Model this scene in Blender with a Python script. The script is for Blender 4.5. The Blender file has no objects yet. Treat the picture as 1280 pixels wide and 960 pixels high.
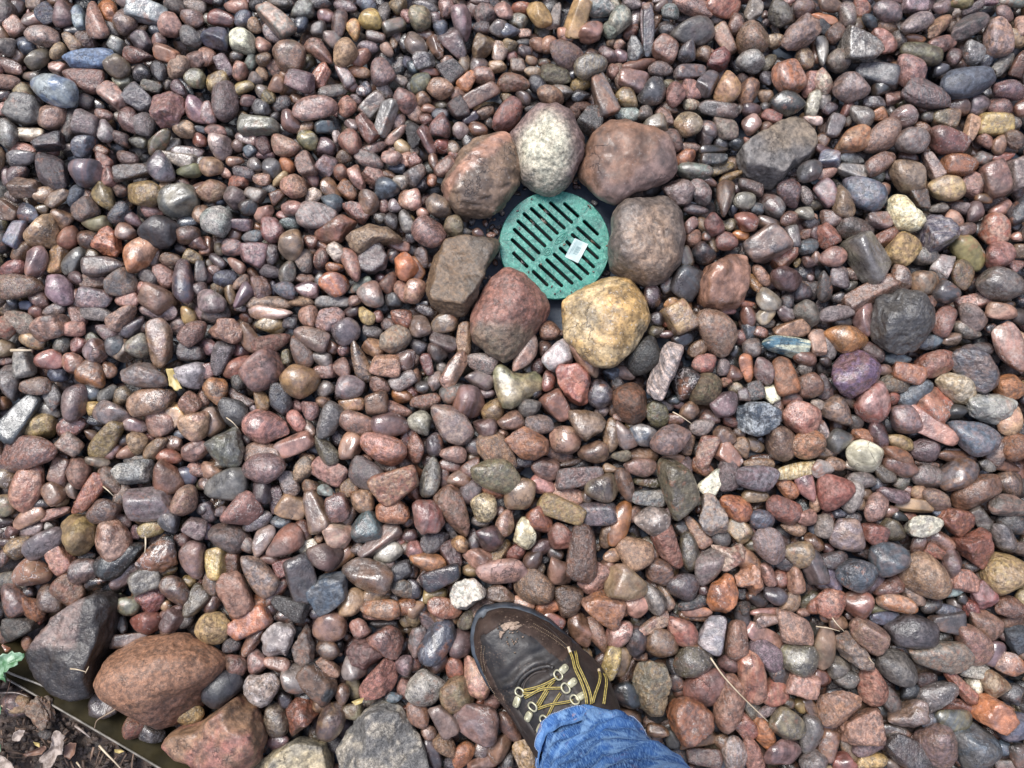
import bpy, bmesh, math
import numpy as np
from mathutils import Vector, Matrix
from mathutils.bvhtree import BVHTree
R = math.radians
rng = np.random.default_rng(7)
scene = bpy.context.scene
C = scene.collection

# ------------------------------------------------------------------ camera
CAM_D, TILT, TANH = 1.04, R(5.0), 0.665
cam_d = bpy.data.cameras.new('camera')
cam = bpy.data.objects.new('camera', cam_d); C.objects.link(cam)
cam.location = (0, -CAM_D*math.sin(TILT), CAM_D*math.cos(TILT))
cam.rotation_euler = (TILT, 0, 0)
cam_d.sensor_width = 36; cam_d.lens = 18/TANH
cam_d.clip_start = 0.02; cam_d.clip_end = 50
scene.camera = cam
# ------------------------------------------------------------------ sky, sun, exposure (bright overcast)
SUN_EL, SUN_AZ = R(56), R(-35)
w = bpy.data.worlds.new('World'); scene.world = w; w.use_nodes = True
nt = w.node_tree; bg = nt.nodes['Background']
sky = nt.nodes.new('ShaderNodeTexSky'); sky.sky_type = 'NISHITA'; sky.sun_disc = False
sky.sun_elevation = SUN_EL; sky.sun_rotation = SUN_AZ
sky.air_density = 1.0; sky.dust_density = 3.0; sky.ozone_density = 1.0
# a closed cloud deck, brightest overhead as overcast skies are, with the blue sky only faintly behind it
geo = nt.nodes.new('ShaderNodeTexCoord'); sx = nt.nodes.new('ShaderNodeSeparateXYZ'); nt.links.new(geo.outputs['Generated'], sx.inputs[0])
mr = nt.nodes.new('ShaderNodeMapRange'); nt.links.new(sx.outputs[2], mr.inputs[0]); mr.inputs[3].default_value = .04; mr.inputs[4].default_value = 1.0
cn = nt.nodes.new('ShaderNodeTexNoise'); nt.links.new(geo.outputs['Generated'], cn.inputs[0]); cn.inputs['Scale'].default_value = 3.2; cn.inputs['Detail'].default_value = 4
cr_ = nt.nodes.new('ShaderNodeMapRange'); nt.links.new(cn.outputs[0], cr_.inputs[0]); cr_.inputs[1].default_value = .3; cr_.inputs[2].default_value = .7; cr_.inputs[3].default_value = .72; cr_.inputs[4].default_value = 1.28
mm = nt.nodes.new('ShaderNodeMath'); mm.operation = 'MULTIPLY'; nt.links.new(mr.outputs[0], mm.inputs[0]); nt.links.new(cr_.outputs[0], mm.inputs[1])
cc_ = nt.nodes.new('ShaderNodeVectorMath'); cc_.operation = 'SCALE'; cc_.inputs[0].default_value = (6.7, 7.3, 9.7); nt.links.new(mm.outputs[0], cc_.inputs['Scale'])
mx_ = nt.nodes.new('ShaderNodeMix'); mx_.data_type = 'RGBA'; mx_.inputs[0].default_value = .8
nt.links.new(sky.outputs[0], mx_.inputs[6]); nt.links.new(cc_.outputs[0], mx_.inputs[7])
nt.links.new(mx_.outputs[2], bg.inputs[0]); bg.inputs[1].default_value = 0.095
sl = bpy.data.lights.new('sun', 'SUN'); so = bpy.data.objects.new('sun', sl); C.objects.link(so)
sl.energy = 2.5; sl.angle = R(28); sl.color = (1.0, 0.97, 0.93)
sd = Vector((math.sin(SUN_AZ)*math.cos(SUN_EL), math.cos(SUN_AZ)*math.cos(SUN_EL), math.sin(SUN_EL)))
so.rotation_euler = sd.to_track_quat('Z', 'Y').to_euler(); so.location = sd*5
vs = scene.view_settings; vs.view_transform = 'Standard'; vs.look = 'None'; vs.gamma = 1; vs.exposure = 0.93
scene.cycles.use_denoising = True
scene.cycles.max_bounces = 5; scene.cycles.diffuse_bounces = 3; scene.cycles.glossy_bounces = 2

# ------------------------------------------------------------------ helpers
Rc = Matrix.Rotation(TILT, 3, 'X')
CL = Vector(cam.location)
def ray(px, py):
    d = Vector(((px-640)/640*TANH, -(py-480)/640*TANH, -1.0))
    return Rc @ d
def at(px, py, z=0.0):
    """the place on the level z seen at this point of the photograph"""
    d = ray(px, py); t = (z-CL.z)/d.z
    return CL + d*t
def mmpx(z): return (CAM_D-z)*TANH/640
def tag(o, label=None, cat=None, group=None, kind=None):
    if label: o['label'] = label
    if cat: o['category'] = cat
    if group: o['group'] = group
    if kind: o['kind'] = kind
    return o
def empty(name, loc=(0, 0, 0)):
    o = bpy.data.objects.new(name, None); C.objects.link(o); o.location = loc; o.empty_display_size = 0.02
    return o
def raw_mesh(name, V, F, smooth=True):
    """V (n,3) array; F (m,k) int array"""
    V = np.asarray(V, np.float32); F = np.asarray(F, np.int32)
    me = bpy.data.meshes.new(name); k = F.shape[1]
    me.vertices.add(len(V)); me.vertices.foreach_set('co', V.ravel())
    me.loops.add(F.size); me.loops.foreach_set('vertex_index', F.ravel())
    me.polygons.add(len(F)); me.polygons.foreach_set('loop_start', np.arange(0, F.size, k, dtype=np.int32))
    me.polygons.foreach_set('use_smooth', np.full(len(F), smooth, bool))
    me.update(calc_edges=True)
    return me
def obj(name, me, mat=None, parent=None, loc=None):
    o = bpy.data.objects.new(name, me); C.objects.link(o)
    if mat is not None and len(me.materials) == 0: me.materials.append(mat)
    if loc is not None: o.location = loc
    if parent is not None: o.parent = parent; 
    return o
def pymesh(name, V, F, mat, parent=None, smooth=True, loc=None):
    me = bpy.data.meshes.new(name); me.from_pydata([tuple(v) for v in V], [], [tuple(f) for f in F])
    if smooth:
        for p in me.polygons: p.use_smooth = True
    me.update()
    return obj(name, me, mat, parent, loc)
def tube_geo(P, r, seg=8, closed=False, flat=1.0, caps=True):
    P = [Vector(p) for p in P]; n = len(P); V = []; F = []
    up0 = None
    for i, p in enumerate(P):
        if closed: t = P[(i+1) % n]-P[i-1]
        else: t = P[min(i+1, n-1)]-P[max(i-1, 0)]
        t.normalize()
        up = up0 if up0 is not None else (Vector((0, 0, 1)) if abs(t.z) < .9 else Vector((1, 0, 0)))
        s = t.cross(up).normalized(); up = s.cross(t).normalized(); up0 = up
        rr = r[i] if hasattr(r, '__len__') else r
        for k in range(seg):
            a = 2*math.pi*k/seg
            V.append(p + s*math.cos(a)*rr + up*math.sin(a)*rr*flat)
    m = n if closed else n-1
    for i in range(m):
        for k in range(seg):
            a = i*seg+k; b = i*seg+(k+1) % seg; c = ((i+1) % n)*seg+(k+1) % seg; d = ((i+1) % n)*seg+k
            F.append((a, b, c, d))
    if caps and not closed:
        F.append(tuple(range(seg-1, -1, -1))); F.append(tuple(range((n-1)*seg, n*seg)))
    return V, F
def tube(name, P, r, mat, parent=None, **k):
    V, F = tube_geo(P, r, **k); return pymesh(name, V, F, mat, parent)
def spline(P, n):
    P = [np.array(p, float) for p in P]; Q = [2*P[0]-P[1]]+P+[2*P[-1]-P[-2]]; out = []
    m = len(P)-1
    for i in range(n):
        t = i/(n-1)*m; k = min(int(t), m-1); f = t-k; a, b, c, d = Q[k:k+4]
        out.append(0.5*((2*b)+(-a+c)*f+(2*a-5*b+4*c-d)*f*f+(-a+3*b-3*c+d)*f**3))
    return out
def hash3(i, j, k):
    h = (i*374761393 + j*668265263 + k*1274126177) & 0xffffffff
    h = ((h ^ (h >> 13))*1103515245) & 0xffffffff
    return ((h ^ (h >> 16)) & 0xffff)/32767.5-1.0
def vnoise(p):
    p = np.asarray(p, float); f = np.floor(p); t = p-f; t = t*t*(3-2*t); f = f.astype(np.int64)
    i, j, k = f[..., 0], f[..., 1], f[..., 2]; a, b, c = t[..., 0], t[..., 1], t[..., 2]; r = 0
    for di in (0, 1):
        for dj in (0, 1):
            for dk in (0, 1):
                r = r + hash3(i+di, j+dj, k+dk)*(a if di else 1-a)*(b if dj else 1-b)*(c if dk else 1-c)
    return r
def fbm(p, o=3):
    s = 0; a = 1.0
    for k in range(o): s = s+a*vnoise(p*(2.03**k)+17.3*k); a *= 0.5
    return s
def smst(a, b, x):
    t = np.clip((x-a)/(b-a), 0, 1); return t*t*(3-2*t)

# ------------------------------------------------------------------ materials
def new_mat(name):
    m = bpy.data.materials.new(name); m.use_nodes = True
    t = m.node_tree; return m, t, t.nodes['Principled BSDF']
class NB:
    def __init__(s, t): s.t = t
    def n(s, ty, **kw):
        x = s.t.nodes.new(ty)
        for k, v in kw.items(): setattr(x, k, v)
        return x
    def l(s, a, b): s.t.links.new(a, b)
    def put(s, inp, v):
        if hasattr(v, 'is_output'): s.l(v, inp)
        elif v is not None: inp.default_value = v
    def math(s, op, a, b=None, c=None, clamp=False):
        x = s.n('ShaderNodeMath', operation=op, use_clamp=clamp)
        s.put(x.inputs[0], a); s.put(x.inputs[1], b); s.put(x.inputs[2], c); return x.outputs[0]
    def noise(s, vec, scale, detail=3, rough=.55, dist=0.0, col=False):
        x = s.n('ShaderNodeTexNoise'); s.put(x.inputs['Vector'], vec)
        x.inputs['Scale'].default_value = scale; x.inputs['Detail'].default_value = detail
        x.inputs['Roughness'].default_value = rough; x.inputs['Distortion'].default_value = dist
        return x.outputs[1 if col else 0]
    def ramp(s, v, lo, hi, a=0.0, b=1.0):
        x = s.n('ShaderNodeMapRange'); x.interpolation_type = 'SMOOTHSTEP'; s.put(x.inputs[0], v)
        for i, q in zip((1, 2, 3, 4), (lo, hi, a, b)): s.put(x.inputs[i], q)
        return x.outputs[0]
    def mix(s, f, a, b, mode='MIX'):
        x = s.n('ShaderNodeMix', data_type='RGBA', blend_type=mode); x.clamp_factor = True
        s.put(x.inputs[0], f); s.put(x.inputs[6], a); s.put(x.inputs[7], b); return x.outputs[2]
    def bump(s, h, strength, dist, prev=None):
        x = s.n('ShaderNodeBump'); s.put(x.inputs['Height'], h); s.put(x.inputs['Strength'], strength)
        x.inputs['Distance'].default_value = dist
        if prev is not None: s.l(prev, x.inputs['Normal'])
        return x.outputs[0]
def rgb(r, g, b): return (r, g, b, 1.0)

def stone_material():
    m, t, P = new_mat('wet_stone'); b = NB(t)
    A = b.n('ShaderNodeAttribute', attribute_name='colA').outputs['Color']
    Bn = b.n('ShaderNodeAttribute', attribute_name='colB'); B = Bn.outputs['Color']; relief = Bn.outputs['Alpha']
    at_ = b.n('ShaderNodeAttribute', attribute_name='par')
    sp = b.n('ShaderNodeSeparateColor'); b.l(at_.outputs['Color'], sp.inputs[0])
    seed, speck, band = sp.outputs[0], sp.outputs[1], sp.outputs[2]; rough = at_.outputs['Alpha']
    tc = b.n('ShaderNodeTexCoord').outputs['Object']
    cx = b.n('ShaderNodeCombineXYZ'); b.l(b.math('MULTIPLY', seed, 6.283), cx.inputs[0]); b.l(b.math('MULTIPLY', seed, 31.4), cx.inputs[1]); b.l(b.math('MULTIPLY', seed, 57.0), cx.inputs[2])
    mp = b.n('ShaderNodeMapping'); b.l(tc, mp.inputs['Vector']); msc = b.n('ShaderNodeCombineXYZ'); [b.l(b.ramp(b.math('FRACT', b.math('MULTIPLY', seed, 7.31)), 0, 1, .45, 2.1), msc.inputs[i]) for i in range(3)]; b.l(msc.outputs[0], mp.inputs['Scale']); b.l(cx.outputs[0], mp.inputs['Rotation']); b.l(cx.outputs[0], mp.inputs['Location'])
    v = mp.outputs[0]
    # large colour fields, plus banding that runs through the stone
    f1 = b.noise(v, 42, 5, .62, .8)
    bv = b.n('ShaderNodeMapping'); b.l(v, bv.inputs['Vector']); bv.inputs['Scale'].default_value = (26, 26, 210)
    f2 = b.noise(bv.outputs[0], 1.0, 4, .6, .5)
    fld = b.ramp(b.mix(band, f1, f2), .42, .58)
    col = b.mix(fld, A, B)
    # crystalline grain
    gr = b.noise(v, 420, 4, .75)
    g2 = b.math('ADD', b.math('MULTIPLY', b.math('SUBTRACT', gr, .5), b.math('MULTIPLY_ADD', speck, 4.2, .75)), 1.0)
    gm = b.n('ShaderNodeCombineXYZ'); [b.l(g2, gm.inputs[i]) for i in range(3)]
    col = b.mix(1.0, col, gm.outputs[0], 'MULTIPLY')
    n3 = b.noise(v, 110, 4, .6)
    g3 = b.ramp(n3, .31, .69, .52, 1.38); gm3 = b.n('ShaderNodeCombineXYZ'); [b.l(g3, gm3.inputs[i]) for i in range(3)]
    col = b.mix(1.0, col, gm3.outputs[0], 'MULTIPLY')
    # iron-rust and clay staining in patches
    stn = b.math('MULTIPLY', b.ramp(b.noise(v, 58, 5, .7, .5), .54, .66), b.ramp(seed, .45, .95, 0, .6))
    col = b.mix(stn, col, rgb(.25, .105, .055))
    # dark and light flecks
    fl = b.noise(v, 620, 2, .6); fd = b.noise(v, 330, 2, .6)
    dk = b.math('MULTIPLY', b.ramp(fd, .60, .66), speck)
    col = b.mix(b.math('MULTIPLY', dk, .85), col, rgb(.025, .024, .026))
    lt = b.math('MULTIPLY', b.ramp(fl, .62, .70), b.math('MULTIPLY_ADD', speck, .95, .03))
    col = b.mix(b.math('MULTIPLY', lt, .75), col, rgb(.62, .58, .54))
    # thin mineral veins and cracks
    vo = b.n('ShaderNodeTexVoronoi', feature='DISTANCE_TO_EDGE'); vo.inputs['Scale'].default_value = 42
    wv = b.n('ShaderNodeVectorMath', operation='MULTIPLY_ADD'); b.l(b.noise(v, 60, 4, .6, 0, True), wv.inputs[0]); wv.inputs[1].default_value = (.05, .05, .05); b.l(v, wv.inputs[2])
    b.l(wv.outputs[0], vo.inputs['Vector'])
    cr = b.ramp(vo.outputs['Distance'], .0, .035, 1, 0)
    crm = b.math('MULTIPLY', cr, b.ramp(b.noise(v, 30, 2), .50, .62))
    col = b.mix(b.math('MULTIPLY', crm, .55), col, b.mix(b.ramp(seed, .60, .62), rgb(.03, .025, .025), rgb(.6, .52, .48)))
    b.l(col, P.inputs['Base Color'])
    # rock face, then a water film over it that fills the finest relief
    wet = b.noise(v, 60, 4, .65)
    rr = b.math('ADD', rough, b.math('MULTIPLY', b.math('SUBTRACT', gr, .5), .35))
    b.l(b.math('MAXIMUM', rr, .2), P.inputs['Roughness'])
    P.inputs['Specular IOR Level'].default_value = .5
    film = b.math('MULTIPLY', b.ramp(rough, .56, .40, .25, 1.0), b.ramp(wet, .34, .56, .35, 1.0))
    b.l(film, P.inputs['Coat Weight']); P.inputs['Coat IOR'].default_value = 1.58
    b.l(b.ramp(wet, .35, .65, .32, .12), P.inputs['Coat Roughness'])
    big_ = b.noise(v, 95, 5, .62)
    bmp = b.bump(big_, relief, .0046)
    hh = b.math('ADD', b.math('MULTIPLY', gr, b.math('MULTIPLY_ADD', speck, 1.1, .22)), b.math('MULTIPLY', crm, -.9))
    film_n = b.bump(b.math('MULTIPLY', gr, b.math('MULTIPLY_ADD', speck, 1.4, .3)), .55, .0011, b.bump(big_, relief, .0034))
    b.l(film_n, P.inputs['Coat Normal'])
    b.l(b.bump(hh, .85, .0014, bmp), P.inputs['Normal'])
    return m
STONE = stone_material()

def simple(name, c1, c2, scale=60, rough=.5, bs=.3, bd=.001, bscale=300, detail=4, spec=.5, metal=0.0, r2=None, sheen=0):
    m, t, P = new_mat(name); b = NB(t); v = b.n('ShaderNodeTexCoord').outputs['Object']
    f = b.ramp(b.noise(v, scale, detail, .6), .35, .65)
    b.l(b.mix(f, rgb(*c1), rgb(*c2)), P.inputs['Base Color'])
    b.l(b.ramp(b.noise(v, scale*1.7, 3), .3, .7, rough, rough if r2 is None else r2), P.inputs['Roughness'])
    P.inputs['Metallic'].default_value = metal; P.inputs['Specular IOR Level'].default_value = spec
    if sheen: P.inputs['Sheen Weight'].default_value = sheen
    b.l(b.bump(b.noise(v, bscale, 5, .6), bs, bd), P.inputs['Normal'])
    return m

# ------------------------------------------------------------------ stone shapes
def ico(n):
    bm = bmesh.new(); bmesh.ops.create_icosphere(bm, subdivisions=n, radius=1.0)
    V = np.array([v.co[:] for v in bm.verts]); F = np.array([[v.index for v in f.verts] for f in bm.faces]); bm.free()
    V /= np.linalg.norm(V, axis=1)[:, None]; return V, F
ICO = {n: ico(n) for n in (2, 3, 4, 5, 6)}
def rotm(ax, a):
    c, s = math.cos(a), math.sin(a)
    if ax == 0: return np.array([[1, 0, 0], [0, c, -s], [0, s, c]])
    if ax == 1: return np.array([[c, 0, s], [0, 1, 0], [-s, 0, c]])
    return np.array([[c, -s, 0], [s, c, 0], [0, 0, 1]])
def stone(L, W, H, ang, angular, lod, outline=None, rough_amp=None, form=None):
    """a water-worn stone as a softly rounded many-sided solid; full sizes L x W x H, turned by ang"""
    V, F = ICO[lod]
    k = rng.integers(8, 12) if angular else rng.integers(10, 15)
    N = rng.normal(size=(k, 3)); e = rng.integers(4, 7); N[:e, 2] *= .35; N /= np.linalg.norm(N, axis=1)[:, None]
    h = rng.uniform(.62, .95, k) if angular else rng.uniform(.74, 1.02, k)
    p = rng.uniform(13, 24) if angular else rng.uniform(6.5, 15)
    if rng.random() < (.6 if angular else .16):   # broken blocks keep their box-like faces
        Q = np.vstack([np.eye(3), -np.eye(3)])+rng.normal(size=(6, 3))*.14; Q /= np.linalg.norm(Q, axis=1)[:, None]
        N = np.vstack([N[:k-4], Q]); h = np.concatenate([h[:k-4]+.12, rng.uniform(.62, .82, 6)])
    if form == 'cobble': h = rng.uniform(.84, 1.02, len(N)); p = 7.0
    if form == 'block': p = 26.0
    D = np.maximum(V@N.T, 0)/h
    r = (np.sum(D**p, axis=1) + .93**p)**(-1/p)
    P = V*r[:, None]
    if L > 1.55*W and outline is None: P[:, 0] = np.sign(P[:, 0])*np.abs(P[:, 0])**(.62 if angular else .74)
    o = rng.uniform(-50, 50, 3)
    amp = rough_amp if rough_amp is not None else (.055 if angular else .028)
    P = P*(1+amp*fbm(P*1.7+o, 2)+amp*.5*(1-2*np.abs(fbm(P*3.1+o, 2)))+amp*.4*fbm(P*6.5+o, 2))[:, None]
    tp = rng.uniform(-.42, .42); P[:, 1] *= 1+tp*P[:, 0]; P[:, 2] *= 1+rng.uniform(-.3, .3)*P[:, 0]
    P = P*np.array([L, W, H])/2
    T = rotm(0, rng.normal()*.26)@rotm(1, rng.normal()*.20)
    P = P@T.T
    P -= (P.max(0)+P.min(0))/2
    P *= np.array([L, W, H])/(P.max(0)-P.min(0))
    if outline is not None:
        th = np.arctan2(P[:, 1], P[:, 0]); rr = np.hypot(P[:, 0], P[:, 1])
        nb = 72; bi = ((th+math.pi)/(2*math.pi)*nb).astype(int) % nb
        M = np.zeros(nb); np.maximum.at(M, bi, rr)
        M = np.array([max(M[(i+d) % nb] for d in (-1, 0, 1)) for i in range(nb)])
        M = (np.roll(M, 1)+M+np.roll(M, -1))/3
        cen = (np.arange(nb)+.5)/nb*2*math.pi-math.pi
        s = np.interp(th, cen, outline(cen)/M, period=2*math.pi)
        s = 1+(s-1)*smst(0, .25, rr/rr.max())
        P[:, 0] *= s; P[:, 1] *= s
    else:
        P = P@rotm(2, ang).T
    return P, F
def poly_outline(pts):
    """outline radius as a smooth function of the bearing, from corner points round a centre"""
    q = np.array(pts, float); c = (q.max(0)+q.min(0))/2; q = q-c
    n = len(q); th = []; rr = []
    for i in range(n):
        for t in np.linspace(0, 1, 12, endpoint=False):
            a = q[i]*(1-t)+q[(i+1) % n]*t; th.append(math.atan2(a[1], a[0])); rr.append(math.hypot(*a))
    th = np.array(th); rr = np.array(rr); o = np.argsort(th); th, rr = th[o], rr[o]
    g = np.linspace(-math.pi, math.pi, 180, endpoint=False); v = np.interp(g, th, rr, period=2*math.pi)
    for _ in range(3): v = (np.roll(v, 1)+2*v+np.roll(v, -1))/4
    v = v*1.02
    return c, (lambda x: np.interp(x, g, v, period=2*math.pi))
PAL = dict(p=(.325, .190, .148), r=(.235, .096, .068), o=(.345, .150, .068), b=(.175, .104, .066), t=(.315, .215, .135), y=(.395, .285, .125),
           g=(.158, .143, .132), d=(.066, .062, .064), k=(.027, .031, .034), u=(.080, .102, .130), m=(.178, .128, .126), w=(.66, .62, .50),
           n=(.145, .130, .082), v=(.105, .064, .056), c=(.33, .305, .275), e=(.22, .28, .25))
TONE = np.array([.80, .735, .69])   # wet rock: darker and warmer than the dry stone
WORD = dict(p='pink', r='brick red', o='orange', b='brown', t='tan', y='ochre', g='grey', d='charcoal', k='black', u='blue-grey',
            m='mauve', w='cream', n='olive', v='maroon', c='pale grey', e='pale green')
SPK = dict(p=.38, r=.3, o=.3, b=.22, t=.4, y=.4, g=.5, d=.3, k=.25, u=.2, m=.22, w=.35, n=.35, v=.18, c=.6, e=.5)
def look(code):
    k = code.lower(); a = np.array(PAL[k[0]])
    if len(k) > 1: bb = np.array(PAL[k[1]])*.6+a*.4
    else: bb = a*rng.uniform(.35, .8)+np.array([.03, .015, .01])*rng.uniform(0, 2)
    if rng.random() < .4 and k[0] in 'pbtomgrv': bb = bb*.7+np.array(PAL['tpc'[rng.integers(3)]])*.35
    j = rng.uniform(.66, 1.36)*(1+rng.normal(size=3)*.05)
    sp = SPK[k[0]]*2.0*rng.random()**2.2
    band = rng.uniform(.5, 1) if rng.random() < .25 else rng.uniform(0, .25)
    a = a*TONE; bb = bb*TONE
    return a*j, np.append(bb*j, rng.uniform(.2, 1.0) if not code[0].isupper() else rng.uniform(.55, 1.0)), (rng.random(), min(sp, 1), band, rng.uniform(.26, .40) if rng.random() < .55 else rng.uniform(.40, .56))
SPECIAL = {(832, 464): ((.46, .35, .29), (.20, .17, .16), (.62, .5, 1.0, .5)), (1170, 294): ((.06, .05, .065), (.20, .17, .16), (.9, .2, 1.0, .3)),
           (982, 434): ((.05, .11, .14), (.42, .42, .30), (.3, .1, .9, .25)), (1066, 466): ((.130, .082, .125), (.150, .080, .080), (.1, .03, .1, .26)),
           (950, 524): ((.05, .065, .08), (.36, .38, .38), (.2, .9, .3, .35)), (132, 304): ((.38, .15, .075), (.25, .09, .05), (.1, 0, .4, .3)),
           (110, 74): ((.12, .17, .25), (.09, .12, .18), (.1, .05, .2, .5)), (68, 110): ((.13, .17, .23), (.25, .27, .26), (.3, .05, .1, .3))}
def special(x, y):
    for (a, b_), v in SPECIAL.items():
        if abs(a-x) < 7 and abs(b_-y) < 7: return v
def paint(me, ca, cb, par, relief=.8):
    n = len(me.vertices)
    for nm, c in (('colA', ca), ('colB', cb), ('par', par)):
        c = np.asarray(c, np.float32)
        if c.ndim == 1: c = np.tile(c, (n, 1))
        if c.shape[1] == 3: c = np.hstack([c, np.ones((len(c), 1), np.float32)*(relief if nm == 'colB' else 1)])
        a = me.color_attributes.new(nm, 'FLOAT_COLOR', 'POINT'); a.data.foreach_set('color', c.astype(np.float32).ravel())

# ------------------------------------------------------------------ the setting: ground under the stones
def ground_sheet():
    m, t, P = new_mat('wet_ground'); b = NB(t); v = b.n('ShaderNodeTexCoord').outputs['Object']
    f = b.ramp(b.noise(v, 14, 5, .6), .35, .65)
    b.l(b.mix(f, rgb(.024, .036, .056), rgb(.05, .066, .09)), P.inputs['Base Color'])
    b.l(b.ramp(b.noise(v, 25, 3), .3, .7, .25, .6), P.inputs['Roughness'])
    b.l(b.bump(b.noise(v, 350, 4), .5, .001, b.bump(b.noise(v, 12, 2), .5, .01)), P.inputs['Normal'])
    g = 40; xs = np.linspace(-4, 4, g)
    V = [(x, y, 0) for y in xs for x in xs]; F = [(j*g+i, j*g+i+1, (j+1)*g+i+1, (j+1)*g+i) for j in range(g-1) for i in range(g-1)]
    o = pymesh('ground', V, F, m); tag(o, kind='structure')
ground_sheet()

# the line of the lawn edging (photograph pixels); soil lies below and left of it
EDGE = [(-420, 640), (-120, 780), (12, 850), (100, 901), (190, 954), (280, 1010), (420, 1100), (700, 1320)]
def edge_y(x): return np.interp(x, [e[0] for e in EDGE], [e[1] for e in EDGE])

# ------------------------------------------------------------------ boulders
GR = 'boulders ringed round the green drain grate'
def Z1(pts, ox=520, oy=110, k=2.6667): return [(ox+x/k, oy+y/k) for x, y in pts]
def Z3(pts): return [(x/3.765, 730+y/3.765) for x, y in pts]
BOUL = [
 ('rust', Z1([(150,205),(200,165),(290,145),(325,172),(348,250),(342,330),(290,405),(210,438),(140,425),(95,370),(82,335),(120,260)]), .075,
  'brown boulder with a pink slanting band, left of the cream-topped boulder at the grate', GR),
 ('cream', Z1([(308,155),(350,105),(400,62),(460,52),(520,85),(565,160),(560,230),(520,312),(450,350),(400,345),(350,305),(330,220)]), .088,
  'mauve boulder with a cream-white speckled face, at the top of the grate', GR),
 ('redbrown', Z1([(580,160),(640,105),(700,105),(790,148),(855,190),(868,285),(825,325),(740,355),(665,402),(600,372),(542,305),(548,220)]), .080,
  'smooth red-brown boulder at the upper right of the green grate', GR),
 ('porous', Z1([(645,440),(685,372),(760,350),(850,358),(892,410),(898,500),(882,590),(832,642),(770,664),(700,635),(648,600),(636,520)]), .082,
  'rounded grey-brown boulder with a pitted tan face, right of the grate', GR),
 ('yellow', Z1([(478,770),(486,708),(560,655),(640,618),(720,628),(768,690),(786,760),(772,800),(732,862),(660,935),(600,938),(538,890),(488,825)]), .078,
  'yellow ochre boulder with a rough grainy face, below right of the grate', GR),
 ('redgranite', Z1([(177,770),(198,718),(248,638),(300,597),(362,622),(432,688),(452,730),(422,792),(392,832),(340,894),(298,920),(238,892),(186,840)]), .078,
  'red speckled granite boulder below the grate, beside the yellow boulder', GR),
 ('banded', Z1([(35,620),(58,558),(108,508),(180,492),(275,505),(288,530),(242,602),(202,722),(162,768),(100,758),(46,722),(32,650)]), .070,
  'grey-tan finely banded boulder left of the green grate', GR),
 ('flat', [(918,192),(943,173),(968,156),(995,143),(1025,157),(1033,178),(1018,196),(989,213),(972,234),(944,230),(926,212)], .060,
  'flat olive-grey angular boulder, upper right of the ring, with a smooth face', 'single boulders lying among the pebbles'),
 ('slab', Z3([(145,300),(198,195),(350,88),(500,15),(555,60),(545,200),(505,330),(482,485),(430,535),(330,492),(220,420),(150,350)]), .085,
  'dark wet wedge-shaped boulder with a grey-pink flat top, at the black edging', 'boulders along the black edging'),
 ('bigorange', Z3([(467,420),(515,328),(640,258),(850,238),(965,288),(1052,370),(1042,430),(955,520),(930,600),(820,685),(740,690),(655,622),(578,572),(488,492)]), .100,
  'largest boulder of the scene, orange-tan and speckled, beside the dark wedge', 'boulders along the black edging'),
 ('wedge', Z3([(790,730),(818,680),(950,648),(1060,560),(1120,512),(1175,560),(1242,640),(1258,740),(1222,842),(1150,890),(1050,866),(950,842),(858,802)]), .090,
  'pink and brown triangular boulder below the small cream heart-shaped stone', 'boulders along the black edging'),
 ('bottomtan', [(316,960),(345,933),(375,920),(400,923),(412,940),(415,965),(402,988),(340,992),(318,978)], .055,
  'tan and grey boulder cut by the bottom edge, left of the lichen-grey boulder', 'boulders along the black edging'),
 ('lichen', [(419,940),(429,915),(454,887),(480,872),(505,876),(513,890),(530,920),(539,960),(530,992),(480,1004),(430,994)], .070,
  'rough grey boulder with black and white mottling, left of the boot', 'boulders along the black edging'),
 ('heart', [(617,461),(624,455),(633,457),(640,465),(652,466),(672,462),(680,478),(678,488),(660,500),(641,512),(628,510),(621,495),(617,475)], .040,
  'pale olive-cream heel-shaped stone with a notch in its top, below the grate ring', 'single boulders lying among the pebbles'),
]
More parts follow.
